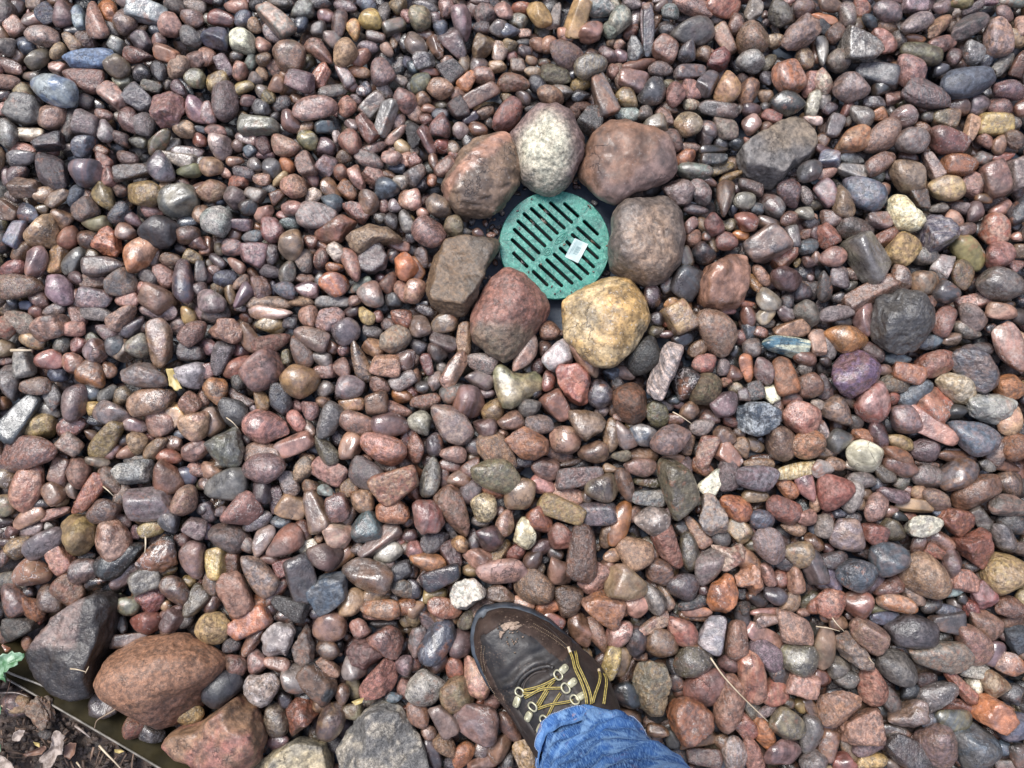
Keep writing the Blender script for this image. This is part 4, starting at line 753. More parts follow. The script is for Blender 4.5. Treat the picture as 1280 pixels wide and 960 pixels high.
def make_labels():
    out = {}; used = set()
    for i in TOP:
        p = PEB[i]; size = 'big' if rank[i] < 45 else ('' if rank[i] < 170 else 'small')
        lm = sorted(LM, key=lambda l: (l[0][0]-p[0])**2+(l[0][1]-p[1])**2)
        near = [l for l in lm if math.hypot(l[0][0]-p[0], l[0][1]-p[1]) > 12]; here = [l for l in lm if math.hypot(l[0][0]-p[0], l[0][1]-p[1]) <= 12]
        own = f"{size} {look_words(p)} {shape_word(p)} pebble".strip()
        if len(p[5]) == 1 or p[5][0].isupper(): own = own
        for k in range(6):
            l = near[0]; j = neighbour(i, k % 3); q = PEB[j]
            nb = f"{WORD[q[5][0].lower()]} {shape_word(q)} one"
            s = f"{own} {direction(p[0]-l[0][0], p[1]-l[0][1])} {l[1]}"
            if k > 0 or True: s2 = s+f", touching a {nb}".replace(' a orange', ' an orange').replace(' a ochre', ' an ochre').replace(' a olive', ' an olive')
            if k >= 3: l = near[1]; s2 = f"{own} {direction(p[0]-l[0][0], p[1]-l[0][1])} {l[1]}, touching a {nb}".replace(' a o', ' an o')
            s2 = s2 if len(s2.split()) <= 16 else s
            if len(s2.split()) > 16: s2 = s2.replace('photo, ', '').replace(' of the photo', '')
            if s2 not in used: break
        if s2 in used:
            l = near[1]; s2 = f"{own} between {near[0][1]} and {near[1][1]}"
            s2 = ' '.join(s2.split()[:16])
        used.add(s2); out[i] = s2
    return out
LABELS = make_labels()
# ---- build
acc = dict(V=[], F=[], A=[], B=[], P=[], n=0)
def add_acc(P, F, a, b, par):
    n = len(P); acc['V'].append(P); acc['F'].append(F+acc['n']); acc['n'] += n
    acc['A'].append(np.tile(a, (n, 1))); acc['B'].append(np.tile(b, (n, 1))); acc['P'].append(np.tile(par, (n, 1)))
# outlines of the stones one remembers, traced corner by corner: tile corner, then points in fifths of a pixel
TR = [(1024,384,'330,60 345,-30 400,-105 490,-118 630,-90 695,0 700,100 660,205 590,285 505,298 405,270 340,200'),(768,192,'525,770 600,680 730,615 830,650 852,730 830,900 780,965 640,985 535,940'),
(1024,576,'845,490 1020,415 1070,440 1077,560 1050,650 1020,687 930,620 870,545'),(1024,192,'430,290 470,253 530,258 570,300 590,350 640,378 662,430 620,482 560,497 490,472 462,420 436,360'),
(1024,384,'728,460 760,420 820,400 900,428 960,468 1012,520 1000,580 940,612 870,602 810,562 758,512'),(256,384,'0,850 110,780 185,733 222,780 247,890 240,970 220,1000 110,1000 60,945'),
(768,384,'338,208 432,233 427,290 300,595 240,592 193,540 205,470 290,265'),(1024,384,'63,420 100,355 170,278 250,263 330,308 367,380 360,450 300,520 210,572 130,542 73,485'),
(1024,384,'213,620 258,510 310,448 370,458 420,530 452,640 430,702 370,737 290,712 228,662'),(768,576,'578,830 600,770 650,738 700,698 747,720 772,820 757,900 690,957 620,947 578,890'),
(768,576,'518,150 590,90 652,38 690,80 693,180 650,222 600,192 540,178'),(768,576,'553,190 620,198 682,290 707,380 692,452 590,472 538,432 508,370 543,280'),
(768,576,'598,523 660,528 740,545 800,508 838,560 812,612 700,692 658,682 648,590'),(768,576,'743,710 860,638 902,670 947,780 880,862 840,802 758,782'),
(512,576,'253,830 268,770 330,733 410,728 472,800 487,840 420,892 350,952 310,942 258,882'),(512,576,'643,500 668,400 700,346 752,346 792,450 797,510 740,562 688,542'),
(0,192,'593,590 638,480 690,452 737,500 767,620 740,652 640,632'),(0,0,'383,360 410,323 560,308 720,303 742,350 700,422 600,432 430,427 393,400'),
(0,576,'378,380 430,333 520,338 592,400 592,500 540,572 480,612 438,592 398,470'),(0,576,'868,640 960,508 1030,453 1100,478 1127,560 1122,640 1000,712 930,702'),
(0,192,'153,510 200,450 290,368 340,373 362,480 350,552 280,587 200,582 158,552'),(256,768,'238,430 278,373 335,378 400,356 450,368 477,420 452,490 400,562 360,582 290,542 248,482'),
(256,768,'498,590 560,528 650,508 702,580 712,630 600,722 545,772 518,700'),(256,768,'883,230 930,153 1000,148 1060,188 1127,240 1090,302 1000,347 930,302'),
(256,768,'958,470 1000,400 1130,258 1192,300 1207,400 1182,470 1090,522 980,522'),(256,768,'358,200 368,110 450,38 540,48 577,100 542,200 510,262 400,272 363,240'),
(256,768,'548,210 600,110 630,50 660,100 687,200 687,300 610,347 558,290'),(1024,768,'968,620 1010,508 1090,508 1172,560 1202,650 1140,747 1070,712 978,660'),
(1024,768,'408,640 500,600 610,508 650,540 682,640 660,692 600,717 500,707 428,670'),(1024,768,'88,130 180,98 250,200 327,310 310,342 230,327 150,272 93,200'),
(768,768,'115,360 150,300 240,272 320,300 352,400 340,520 310,650 240,655 165,600 120,470'),(768,768,'333,600 370,530 450,508 560,560 615,620 610,710 520,770 420,807 370,740 335,660'),
(512,384,'900,400 930,355 1060,355 1130,400 1137,480 1120,590 1080,625 1010,590 930,510'),(512,384,'990,640 1100,640 1190,665 1240,710 1200,780 1100,840 1040,790 995,710'),
(512,384,'590,830 640,780 720,742 800,780 875,830 870,910 790,960 700,950 620,880'),(0,0,'950,600 1050,570 1140,600 1155,700 1120,780 1000,800 950,730'),
(512,576,'15,260 60,240 150,245 200,300 222,390 190,445 80,465 35,410'),(768,384,'768,620 840,590 950,590 1030,640 1042,720 960,790 880,815 800,780 770,700'),
(768,0,'1015,310 1050,220 1110,150 1190,60 1240,90 1270,230 1200,300 1060,340'),(256,192,'680,500 870,385 960,430 850,560 770,572 700,540'),(256,192,'875,540 930,470 1020,430 1130,440 1230,510 1220,550 1100,560 960,635 890,590'),
(256,192,'965,660 1050,560 1110,565 1150,650 1140,720 1060,755 980,740'),(0,384,'755,400 830,335 930,345 1040,420 1070,490 1000,512 850,500 780,470'),(256,384,'15,150 90,80 200,72 247,150 235,215 190,240 60,190')]
def outline_of(k):
    ox, oy, q = TR[k]; return [(ox+float(a.split(',')[0])/5, oy+float(a.split(',')[1])/5) for a in q.split()]
OUT = {}
for k in range(len(TR)):
    q = outline_of(k); c, _ = poly_outline(q); sz = np.ptp(np.array(q), axis=0)
    c2 = sorted(TOP, key=lambda i: math.hypot(PEB[i][0]-c[0], PEB[i][1]-c[1])+.25*abs(PEB[i][2]-max(sz)))
    if math.hypot(PEB[c2[0]][0]-c[0], PEB[c2[0]][1]-c[1]) < 16 and c2[0] not in OUT: OUT[c2[0]] = q
    else: print('no match', k, c)
def place_traced(p, q, zc, th):
    q = [(x, y) for x, y in q]; c, _ = poly_outline(q); m = at(c[0], c[1], zc)
    loc = np.array([(at(x, y, zc)-m)[:2] for x, y in q]); _, fn = poly_outline(loc); L, W = np.ptp(loc, axis=0)
    P, F = stone(L, W, th*min(L, W), 0, p[5][0].isupper(), 5, fn); return m, P, F
def place(p, zc, lod, th):
    m = at(p[0], p[1], zc); s = mmpx(zc)
    L, W = p[2]*s*1.10, p[3]*s*1.10
    P, F = stone(L, W, th*min(W, L), -R(p[4]), p[5][0].isupper(), lod)
    return m, P, F
for i, p in enumerate(PEB):
    big = i in topset; s = math.sqrt(p[2]*p[3])*mmpx(.02)
    th = rng.uniform(.75, 1.05); half = th*p[3]*mmpx(.02)/2
    zc = max(.026+.30*s+zoff[i], half*.6+.003)
    if rng.random() < .1: zc += .003
    lod = 5 if (big and rank[i] < 90) else (4 if p[2]*p[3] > 560 else 3)
    m, P, F = place(p, zc, lod, th) if i not in OUT else place_traced(p, OUT[i], zc, th)
    a, b_, par = look(p[5]); sv = special(p[0], p[1]) if big else None
    if sv: a, b_, par = np.array(sv[0]), np.append(sv[1], .6), sv[2]
    if big:
        me = raw_mesh('pebble', P, F); paint(me, a, b_, par)
        o = obj('pebble', me, STONE, None, (m.x, m.y, zc)); tag(o, LABELS[i], 'pebble', 'river pebbles of the gravel bed')
    else: add_acc(P+np.array([m.x, m.y, zc]), F, a, b_, par)
for p in fill:
    ins = -15 < p[0] < 1295 and -15 < p[1] < 975
    s = math.sqrt(p[2]*p[3])*mmpx(.02); zc = .006+.26*s+rng.normal()*.002 if ins else .022+.30*s+rng.normal()*.003
    m, P, F = place(p, zc, 3 if ins else 2, rng.uniform(.7, .95)); a, b_, par = look(p[5])
    add_acc(P+np.array([m.x, m.y, zc]), F, a, b_, par)
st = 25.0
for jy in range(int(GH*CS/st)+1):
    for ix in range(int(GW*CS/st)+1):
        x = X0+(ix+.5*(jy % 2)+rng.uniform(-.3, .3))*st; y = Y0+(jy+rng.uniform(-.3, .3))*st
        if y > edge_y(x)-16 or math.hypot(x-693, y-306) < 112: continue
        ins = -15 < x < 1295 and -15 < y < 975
        L = rng.uniform(24, 38); p = [x, y, L, L*rng.uniform(.6, .9), rng.uniform(0, 180), 'd,k,v,bd,d,n,k,b,k,D,K'.split(',')[rng.integers(11)]]  # lowest layer all dark codes, painting in the deep shade between stones
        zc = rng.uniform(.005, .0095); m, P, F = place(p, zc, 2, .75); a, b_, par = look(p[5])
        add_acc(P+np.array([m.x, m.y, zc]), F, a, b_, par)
# a few crumbs lying on the grate
for _ in range(16):
    a = rng.uniform(0, 2*math.pi); rr = 66*math.sqrt(rng.random()); p = [693+rr*math.cos(a), 306+rr*math.sin(a), rng.uniform(1.5, 4), rng.uniform(1.5, 2.5), rng.uniform(0, 180), 'kdvb'[rng.integers(4)].upper()]
    m, P, F = place(p, .0248, 2, .8); a_, b_, par = look(p[5]); add_acc(P+np.array([m.x, m.y, .0248]), F, a_, b_, par)
# small chips and grit on the liner beside the grate
for _ in range(1800):
    x, y = rng.uniform(0, 1280), rng.uniform(0, 960); L = rng.uniform(5, 12)
    if y > edge_y(x)-20: continue
    p = [x, y, L, L*.7, rng.uniform(0, 180), 'dkvbmcgptn'[rng.integers(10)].upper()]; zc = rng.uniform(.009, .019)
    m, P, F = place(p, zc, 2, .7); a_, b_, par = look(p[5]); add_acc(P+np.array([m.x, m.y, zc]), F, a_, b_, par)
for _ in range(150):
    a = rng.uniform(0, 2*math.pi); rr = rng.uniform(72, 118); x, y = 693+rr*math.cos(a), 306+rr*math.sin(a)
    L = rng.uniform(3, 10); p = [x, y, L, L*.7, rng.uniform(0, 180), 'dkvbmcg'[rng.integers(7)].upper()]
    m, P, F = place(p, .003, 2, .6); a_, b_, par = look(p[5]); add_acc(P+np.array([m.x, m.y, .004]), F, a_, b_, par)
me = raw_mesh('pebble_bed', np.vstack(acc['V']), np.vstack(acc['F']))
paint(me, np.vstack(acc['A']), np.vstack(acc['B']), np.vstack(acc['P']))
tag(obj('pebble_bed', me, STONE), 'smaller wet river pebbles filling the bed between the larger stones', 'gravel', kind='stuff')
print('bed tris', len(me.polygons), 'fill', len(fill))
acc = None

# ------------------------------------------------------------------ green drain grate
def grate():
    m, t, P = new_mat('green_plastic'); b = NB(t); v = b.n('ShaderNodeTexCoord').outputs['Object']
    n1 = b.noise(v, 55, 6, .72, 1.2); n2 = b.noise(v, 260, 5, .75)
    col = b.mix(b.ramp(n1, .38, .62), rgb(.005, .105, .078), rgb(.035, .225, .165))
    col = b.mix(b.math('MULTIPLY', b.ramp(n2, .50, .66), .6), col, rgb(.20, .47, .37))
    col = b.mix(b.math('MULTIPLY', b.ramp(b.noise(v, 140, 5, .7), .56, .66), .7), col, rgb(.012, .075, .06))
    b.l(col, P.inputs['Base Color']); b.l(b.ramp(n2, .3, .7, .22, .5), P.inputs['Roughness'])
    b.l(b.bump(n2, .45, .0008, b.bump(n1, .4, .002)), P.inputs['Normal'])
    zt = .024; c = at(693.5, 305.5, zt); s = mmpx(zt)
    root = empty('drain_grate', (c.x, c.y, 0)); tag(root, 'round green plastic drain grate with slots and a white sticker, ringed by boulders', 'drain grate')
    def loc(zx, zy): q = at(620+zx/6.4, 230+zy/6.4, zt)-c; return q.x, q.y
    cu = bpy.data.curves.new('plate', 'CURVE'); cu.dimensions = '2D'; cu.fill_mode = 'BOTH'; cu.extrude = .0022; cu.bevel_depth = .0005; cu.bevel_resolution = 2
    def poly(pts):
        sp = cu.splines.new('POLY'); sp.points.add(len(pts)-1); sp.use_cyclic_u = True
        for k, (x, y) in enumerate(pts): sp.points[k].co = (x, y, 0, 1)
    Rr = 69.5*s
    poly([(Rr*math.cos(a), Rr*math.sin(a)) for a in np.linspace(0, 2*math.pi, 120, endpoint=False)])
    SL = [((550,158),(655,255)),((438,150),(605,305)),((350,167),(545,350)),((284,197),(490,392)),((226,239),(440,445)),((178,297),(390,493)),((148,364),(343,550)),((130,446),(300,605)),((142,554),(248,658)),
          ((707,299),(812,399)),((655,351),(827,508)),((612,405),(812,590)),((568,461),(780,660)),((515,513),(735,715)),((467,563),(680,760)),((408,607),(608,792)),((352,652),(525,812)),((300,701),(408,806))]
    r = 17.0/6.4*s
    for a_, b_ in SL:
        a0, b0 = Vector(loc(*a_)), Vector(loc(*b_)); d = (b0-a0).normalized(); th = math.atan2(d.y, d.x)
        pts = [(b0.x+r*math.cos(th+q), b0.y+r*math.sin(th+q)) for q in np.linspace(-math.pi/2, math.pi/2, 9)]
        pts += [(a0.x+r*math.cos(th+q), a0.y+r*math.sin(th+q)) for q in np.linspace(math.pi/2, 1.5*math.pi, 9)]
        poly(pts)
    tmp = bpy.data.objects.new('tmp', cu); C.objects.link(tmp)
    dg = bpy.context.evaluated_depsgraph_get(); me = bpy.data.meshes.new_from_object(tmp.evaluated_get(dg)); bpy.data.objects.remove(tmp)
    me.materials.clear(); o = obj('slotted_plate', me, m, root, (0, 0, zt-.0029))
    V, F = tube_geo([((Rr-.001)*math.cos(a), (Rr-.001)*math.sin(a), zt-.0035) for a in np.linspace(0, 2*math.pi, 96, endpoint=False)], .0024, seg=8, closed=True)
    pymesh('rim', V, F, m, root)
    # skirt and dark well below
    sk = []; F = []; n = 64
    for z in (zt-.004, .001):
        sk += [((Rr-.002)*math.cos(a), (Rr-.002)*math.sin(a), z) for a in np.linspace(0, 2*math.pi, n, endpoint=False)]
    F = [(k, (k+1) % n, n+(k+1) % n, n+k) for k in range(n)]
    dark = simple('black_pipe', (.006, .008, .008), (.012, .014, .013), rough=.6)
    pymesh('pipe_wall', sk, F, dark, root)
    pymesh('well_floor', [((Rr-.003)*math.cos(a), (Rr-.003)*math.sin(a), .003) for a in np.linspace(0, 2*math.pi, n, endpoint=False)], [tuple(range(n))], dark, root, False)
    # raised ovals on the centre bar (worn maker's emblem)
    dx = Vector(loc(600, 370))-Vector(loc(360, 575)); ux = dx.normalized(); uy = Vector((-ux.y, ux.x))
    for cz, ra, rb in (((412, 543), .0058, .0042), ((520, 438), .0105, .0040), ((412, 543), .0035, .0022)):
        cc = Vector(loc(*cz)); pts = []
        for a in np.linspace(0, 2*math.pi, 40, endpoint=False):
            q = cc+ux*ra*math.cos(a)+uy*rb*math.sin(a); pts.append((q.x, q.y, zt+.0001))
        V, F = tube_geo(pts, .00055, seg=6, closed=True); pymesh('raised_emblem', V, F, m, root)
    cc = Vector(loc(520, 438)); pts = []
    for q in np.linspace(-1, 1, 24):
        v2 = cc+ux*q*.008+uy*.0016*math.sin(q*9); pts.append((v2.x, v2.y, zt+.0001))
    V, F = tube_geo(pts, .0006, seg=6); pymesh('raised_emblem', V, F, m, root)
    # sticker with barcode
    paper = simple('sticker_paper', (.30, .40, .38), (.44, .52, .50), 90, .35, .1, .0003)
    inkm = simple('sticker_print', (.18, .27, .27), (.24, .33, .33), 90, .4, .05, .0002)
    cn = [Vector(loc(*q)) for q in ((630, 434), (738, 481), (656, 634), (550, 583))]
    g = 7; V = []; F = []
    for j in range(g):
        for i in range(g):
            u, q = i/(g-1), j/(g-1); pp = (cn[0]*(1-u)+cn[1]*u)*(1-q)+(cn[3]*(1-u)+cn[2]*u)*q
            V.append((pp.x, pp.y, zt+.0006+.0010*max(0, (u-.75))*3*(q > .3)+.0003*math.sin(u*7+q*4)))
    F = [(j*g+i, j*g+i+1, (j+1)*g+i+1, (j+1)*g+i) for j in range(g-1) for i in range(g-1)]
    st_ = pymesh('sticker', V, F, paper, root)
    def inkrect(u0, u1, q0, q1, nm='barcode_bar'):
        V = []
        for u, q in ((u0, q0), (u1, q0), (u1, q1), (u0, q1)):
            pp = (cn[0]*(1-u)+cn[1]*u)*(1-q)+(cn[3]*(1-u)+cn[2]*u)*q; V.append((pp.x, pp.y, zt+.0010+.0010*max(0, (u-.75))*3*(q > .3)))
        pymesh(nm, V, [(0, 1, 2, 3)], inkm, st_, False)
    for k, (q0, wd) in enumerate(((.30, .035), (.36, .02), (.41, .045), (.48, .02), (.53, .05), (.61, .02), (.66, .03))):
        inkrect(.38, .70, q0, q0+wd)
    inkrect(.16, .19, .2, .8, 'print_line'); inkrect(.25, .27, .25, .62, 'print_line'); inkrect(.80, .83, .3, .7, 'print_line')
grate()

# ------------------------------------------------------------------ lawn edging, soil and litter (lower left)
def resample(P, n):
    P = [Vector(p) for p in P]; d = [0]
    for a, b_ in zip(P, P[1:]): d.append(d[-1]+(b_-a).length)
    out = []
    for s in np.linspace(0, d[-1], n):
        k = min(max(np.searchsorted(d, s)-1, 0), len(P)-2); f = (s-d[k])/(d[k+1]-d[k]); out.append(P[k].lerp(P[k+1], f))
    return out
EDGM = simple('edging_plastic', (.014, .011, .004), (.028, .022, .009), 30, .6, .25, .0008, 260, r2=.8, spec=.08)
BEAD = simple('edging_bead', (.10, .09, .07), (.26, .23, .19), 40, .28, .1, .0004)
def edging(name, px, z0, wid, label, group):
    P = resample([at(x, y, z0) for x, y in px], 60); V = []; F = []; n = len(P); k = 6
    prof = [(0, 0), (.25, -.003), (.5, -.008), (.75, -.016), (1.0, -.026), (1.02, -.030)]
    nr = []
    for i in range(n):
        t = (P[min(i+1, n-1)]-P[max(i-1, 0)]).normalized(); nr.append(Vector((-t.y, t.x, 0)))
    for th in (0, -.0022):
        for i in range(n):
            for u, dz in prof:
                q = P[i]+nr[i]*u*wid; V.append((q.x, q.y, z0+dz+th+.0006*math.sin(i*.4+u*3)))
    m = n*k
    for i in range(n-1):
        for j in range(k-1):
            a = i*k+j; F.append((a, a+1, a+k+1, a+k)); F.append((m+a, m+a+k, m+a+k+1, m+a+1))
        F.append((i*k+k-1, m+i*k+k-1, m+(i+1)*k+k-1, (i+1)*k+k-1))
    for i in (0, n-1):
        for j in range(k-1): a = i*k+j; F.append((a, a+1, m+a+1, m+a))
    root = empty(name, P[n//2]*1.0); root.location.z = 0; tag(root, label, 'lawn edging', group)
    off = Vector(root.location)
    pymesh('edging_flange', [Vector(v)-off for v in V], F, EDGM, root)
    V, F = tube_geo([p-off+Vector((0, 0, .0004)) for p in P], .0014, seg=8); pymesh('bead', V, F, BEAD, root)
    # upright wall of the edging going down beside the soil
    V = []; F = []
    for i in range(n):
        for z in (z0-.001, -.004): V.append((P[i].x-off.x, P[i].y-off.y, z))
    F = [(2*i, 2*i+1, 2*i+3, 2*i+2) for i in range(n-1)]
    pymesh('edging_wall', V, F, EDGM, root)
edging('lawn_edging', EDGE, .040, .036, 'long black plastic edging strip between the pebbles and the soil', None)
edging('edging_end', [(-200, 722), (-60, 800), (14, 842), (44, 853), (75, 866)], .047, .028, 'short overlapping end of black edging strip under the green leaf', None)

def soil():
    m, t, P = new_mat('dark_soil'); b = NB(t); v = b.n('ShaderNodeTexCoord').outputs['Object']
    c = b.mix(b.ramp(b.noise(v, 70, 6, .7), .35, .65), rgb(.018, .012, .009), rgb(.075, .048, .034))
    c = b.mix(b.math('MULTIPLY', b.ramp(b.noise(v, 420, 3, .7), .6, .7), .7), c, rgb(.22, .16, .12))
    b.l(c, P.inputs['Base Color']); b.l(b.ramp(b.noise(v, 200, 3), .3, .7, .35, .8), P.inputs['Roughness'])
    b.l(b.bump(b.noise(v, 300, 6, .7), .8, .002), P.inputs['Normal'])
    pts = []; nx, ny = 210, 120
    xs = np.linspace(-420, 330, nx)
    V = np.zeros((ny, nx, 3))
    for i, x in enumerate(xs):
        e = edge_y(x)+3
        for j in range(ny):
            q = at(x, e+(j/(ny-1))**1.2*480, .03); V[j, i] = (q.x, q.y, .026)
    V = V.reshape(-1, 3); V[:, 2] += .006*fbm(V*45, 3)+.0035*np.abs(fbm(V*130, 3))
    F = [(j*nx+i, (j+1)*nx+i, (j+1)*nx+i+1, j*nx+i+1) for j in range(ny-1) for i in range(nx-1)]
    tag(obj('soil', raw_mesh('soil', V, F), m), kind='structure')
    # crumbs
    Vs, Fs, n = [], [], 0
    for _ in range(1500):
        x = rng.uniform(-160, 260); y = edge_y(x)+8+rng.uniform(0, 1)**1.3*230; s = rng.uniform(.0012, .0042)
        if rng.random() < .06: s *= 2.2
        Pp, Fp = stone(2*s, 1.6*s, 1.4*s, rng.uniform(0, 6), True, 2, rough_amp=.2); q = at(x, y, .033)
        Vs.append(Pp+np.array([q.x, q.y, .031+s*.4])); Fs.append(Fp+n); n += len(Pp)
    tag(obj('soil_crumbs', raw_mesh('soil_crumbs', np.vstack(Vs), np.vstack(Fs)), m), 'loose dark crumbs of soil and bark', 'soil', kind='stuff')
    # wood-chip slivers and stalks
    ml = simple('bark_sliver', (.055, .032, .02), (.19, .12, .08), 60, .6)
    Vs, Fs = [], []
    for _ in range(150):
        x = rng.uniform(-120, 220); y = edge_y(x)+10+rng.uniform(0, 140); a = rng.uniform(0, math.pi); L = rng.uniform(.006, .022)
        q = at(x, y, .037); d = Vector((math.cos(a), math.sin(a), rng.uniform(-.2, .2)))*L/2
        v2, f2 = tube_geo([q-d, q+Vector((0, 0, .0015)), q+d], rng.uniform(.0006, .0018), seg=5, flat=.4)
        k = len(Vs); Vs += v2; Fs += [tuple(i+k for i in f) for f in f2]
    tag(pymesh('bark_litter', Vs, Fs, ml), 'thin slivers of bark and dry stalks on the soil', 'plant litter', kind='stuff')
soil()

def leaf(name, px, z, mat, label, cat, curl=.004, group=None, vein=True, rootz=None):
    """a thin curled leaf from its outline, with thickness, over a grid of rings"""
    W = [at(x, y, z) for x, y in px]; c = sum(W, Vector())/len(W); n = 48
    W2 = resample(W+[W[0]], n+1)[:n]; V = []; F = []; rings = 6; s0 = rng.uniform(0, 60, 3)
    for side in (0, 1):
        for r_ in range(rings+1):
            f = r_/rings
            for q in W2:
                jg = 1+.13*vnoise(np.array([[q.x*420, q.y*420, 3.3]]))[0]*f**3
                p = c+(q-c)*f*jg; v = fbm(np.array([[p.x*45, p.y*45, 0]])+s0, 2)[0]
                V.append((p.x-c.x, p.y-c.y, curl*(v+.8*f*f)-side*.0006))
    m = n*(rings+1)
    for r_ in range(rings):
        for k in range(n):
            a, b_ = r_*n+k, r_*n+(k+1) % n; F.append((a, b_, b_+n, a+n)); F.append((m+a, m+a+n, m+b_+n, m+b_))
    for k in range(n): a, b_ = rings*n+k, rings*n+(k+1) % n; F.append((a, b_, m+b_, m+a))
    o = pymesh(name, V, F, mat, loc=(c.x, c.y, z)); tag(o, label, cat, group); return o
LG = simple('green_leaf', (.05, .14, .05), (.24, .36, .24), 70, .35, .4, .002, 160)
LP = simple('dry_pale_leaf', (.16, .12, .095), (.40, .33, .28), 130, .7, .8, .003, 190)
LB = simple('dry_brown_leaf', (.08, .04, .025), (.18, .095, .06), 90, .5, .5, .0015, 220)
LY = simple('yellow_leaf', (.30, .22, .07), (.44, .34, .13), 90, .4, .3, .001, 220)
WH = simple('pale_straw', (.40, .31, .20), (.56, .46, .32), 90, .4, .2, .0004)
def Z4(pts): return [(x/5.818, 810+y/5.818) for x, y in pts]
leaf('green_leaf', [(-40,830),(-30,815)]+Z4([(0,60),(40,30),(60,45),(95,15),(120,40),(150,15),(170,40),(195,20),(185,70),(165,95),(140,90),(150,125),(110,120),(100,160),(70,160),(60,200),(45,190),(50,250),(25,220),(0,235)])+[(-40,870)], .075, LG,
     'pale green lobed leaf lying over the edging at the left border', 'leaf', .007)
leaf('green_leaf', Z4([(-60,420),(0,430),(12,410),(20,440),(10,480),(-60,520)]), .06, LG, 'small green leaf tip at the left border below the edging', 'leaf', .003)
leaf('green_leaf', Z4([(-60,640),(0,690),(16,700),(14,740),(0,770),(-60,790)]), .055, LG, 'green leaf sliver near the bottom left corner', 'leaf', .003)
leaf('dry_leaf', Z4([(415,595),(450,580),(468,600),(490,640),(485,690),(470,760),(430,770),(410,830),(380,870),(345,870),(330,830),(300,805),(320,770),(380,720),(400,670),(395,630)]), .050, LP,
     'pale grey ragged dead leaf on the soil, long and torn', 'dead leaf', .006)
leaf('dry_leaf', Z4([(95,640),(110,610),(150,590),(185,600),(175,630),(150,670),(115,675),(92,665)]), .048, LP, 'small pale scrap of dead leaf left of the soil clod', 'dead leaf', .003)
leaf('dry_leaf', Z4([(-40,770),(10,770),(60,790),(100,820),(130,850),(130,900),(-40,900)]), .052, LP, 'pinkish pale dead leaf in the bottom left corner', 'dead leaf', .006)
leaf('dry_leaf', Z4([(170,770),(240,740),(330,705),(350,720),(310,770),(240,780),(190,790)]), .047, LB, 'brown narrow dead leaf beside the pale ragged leaf', 'dead leaf', .004)
leaf('dry_leaf', Z4([(480,700),(520,680),(560,690),(555,760),(520,800),(480,790)]), .047, LB, 'brown rounded dead leaf right of the pale ragged leaf', 'dead leaf', .004)
leaf('dry_leaf', Z4([(245,680),(290,690),(288,722),(262,710)]), .047, LY, 'tiny yellowish leaf tip under the soil clod', 'dead leaf', .002)
leaf('leaf_scrap', Z4([(835,735),(880,738),(905,752),(870,765),(840,755)]), .046, LY, 'tiny tan leaf scrap on soil beside the edging bead', 'dead leaf', .002)
leaf('leaf_scrap', [(1039+0, 384)]and[(208,462),(217,460),(221,472),(229,486),(222,490),(213,482)], .047, LY, 'yellow leaf scrap between pebbles left of the tan four-cornered stone', 'dead leaf', .003)
leaf('leaf_scrap', [(440,877),(447,874),(455,872),(453,878),(445,881)], .062, LY, 'small yellow leaf scrap above the mottled grey boulder', 'dead leaf', .002)
def pebble_one(px, py, L, W, a, code, z, label, cat='stone', name='pebble', H=.8, ang=False, amp=None):
    m = at(px, py, z); s = mmpx(z); P, F = stone(L*s, W*s, H*W*s, -R(a), ang, 5, rough_amp=amp); ca, cb, par = look(code); par = (par[0], par[1], par[2], .6)
    me = raw_mesh(name, P, F); paint(me, ca, cb, par); o = obj(name, me, STONE, None, (m.x, m.y, z)); tag(o, label, cat); return o
pebble_one(22, 881, 34, 26, 8, 'tb', .044, 'dull tan rounded stone lying on the soil below the edging')
pebble_one(53, 890, 40, 30, 60, 'b', .045, 'crumbly brown clod of soil beside the tan stone', 'soil clod', 'soil_clod', .7, True, .22)
pebble_one(57, 918, 17, 13, 10, 'd', .043, 'small dark stone under the soil clod')
def straw(px, z, r, label, mat=WH, name='straw', cat='straw', bend=.004):
    P = [at(x, y, z+(bend*math.sin(math.pi*k/(len(px)-1)) if len(px) > 1 else 0)) for k, (x, y) in enumerate(px)]
    P = spline([tuple(p) for p in P], 14); c = Vector(P[0])
    o = tube(name, [Vector(p)-c for p in P], [r*(1-.5*k/13) for k in range(14)], mat); o.location = c; tag(o, label, cat); return o
straw([(888,822),(905,846),(930,873),(960,902)], .062, .0011, 'long pale straw lying across the pebbles right of the boot')
straw([(1040,772),(1047,781),(1056,790)], .062, .0007, 'short tan pine needle, upper one of a crossed pair, lower right')
straw([(1020,783),(1035,785),(1050,789)], .060, .0008, 'short tan pine needle lying flat, crossing the other, lower right')
straw([(1086,822),(1089,826),(1093,830)], .060, .0008, 'tiny pale straw tip beside the pink speckled pebble, lower right')
straw([(14,438),(26,438),(40,438)], .058, .0022, 'broad tan straw on the pebbles at the left, mid height')
straw([(129,608),(136,614),(142,620)], .058, .0009, 'thin pale stalk between pebbles left of centre')
straw([(182,671),(182,682),(181,692)], .058, .0012, 'short white stalk standing between brown pebbles, lower left')
straw([(841,515),(852,521),(865,530)], .056, .0009, 'thin pale straw between pebbles below the striped grey bar')
straw([(283,522),(291,528),(298,536)], .056, .0008, 'thin pale stalk beside the red oblong pebble, left of centre')
straw([(88,836),(97,837),(108,840)], .088, .0010, 'white straw lying on the dark wedge boulder')
straw([(107,841),(109,837),(111,833)], .089, .0008, 'tiny white straw tip on the dark wedge boulder')
straw([(153,875),(145,886),(130,895),(121,901),(118,911)], .052, .0012, 'curved brown stalk bent over the edging strip', simple('brown_stalk', (.20, .14, .09), (.30, .22, .15)))
straw([(94,907),(103,914),(113,922)], .050, .0015, 'pale split wood sliver on the soil beside the edging', LP)
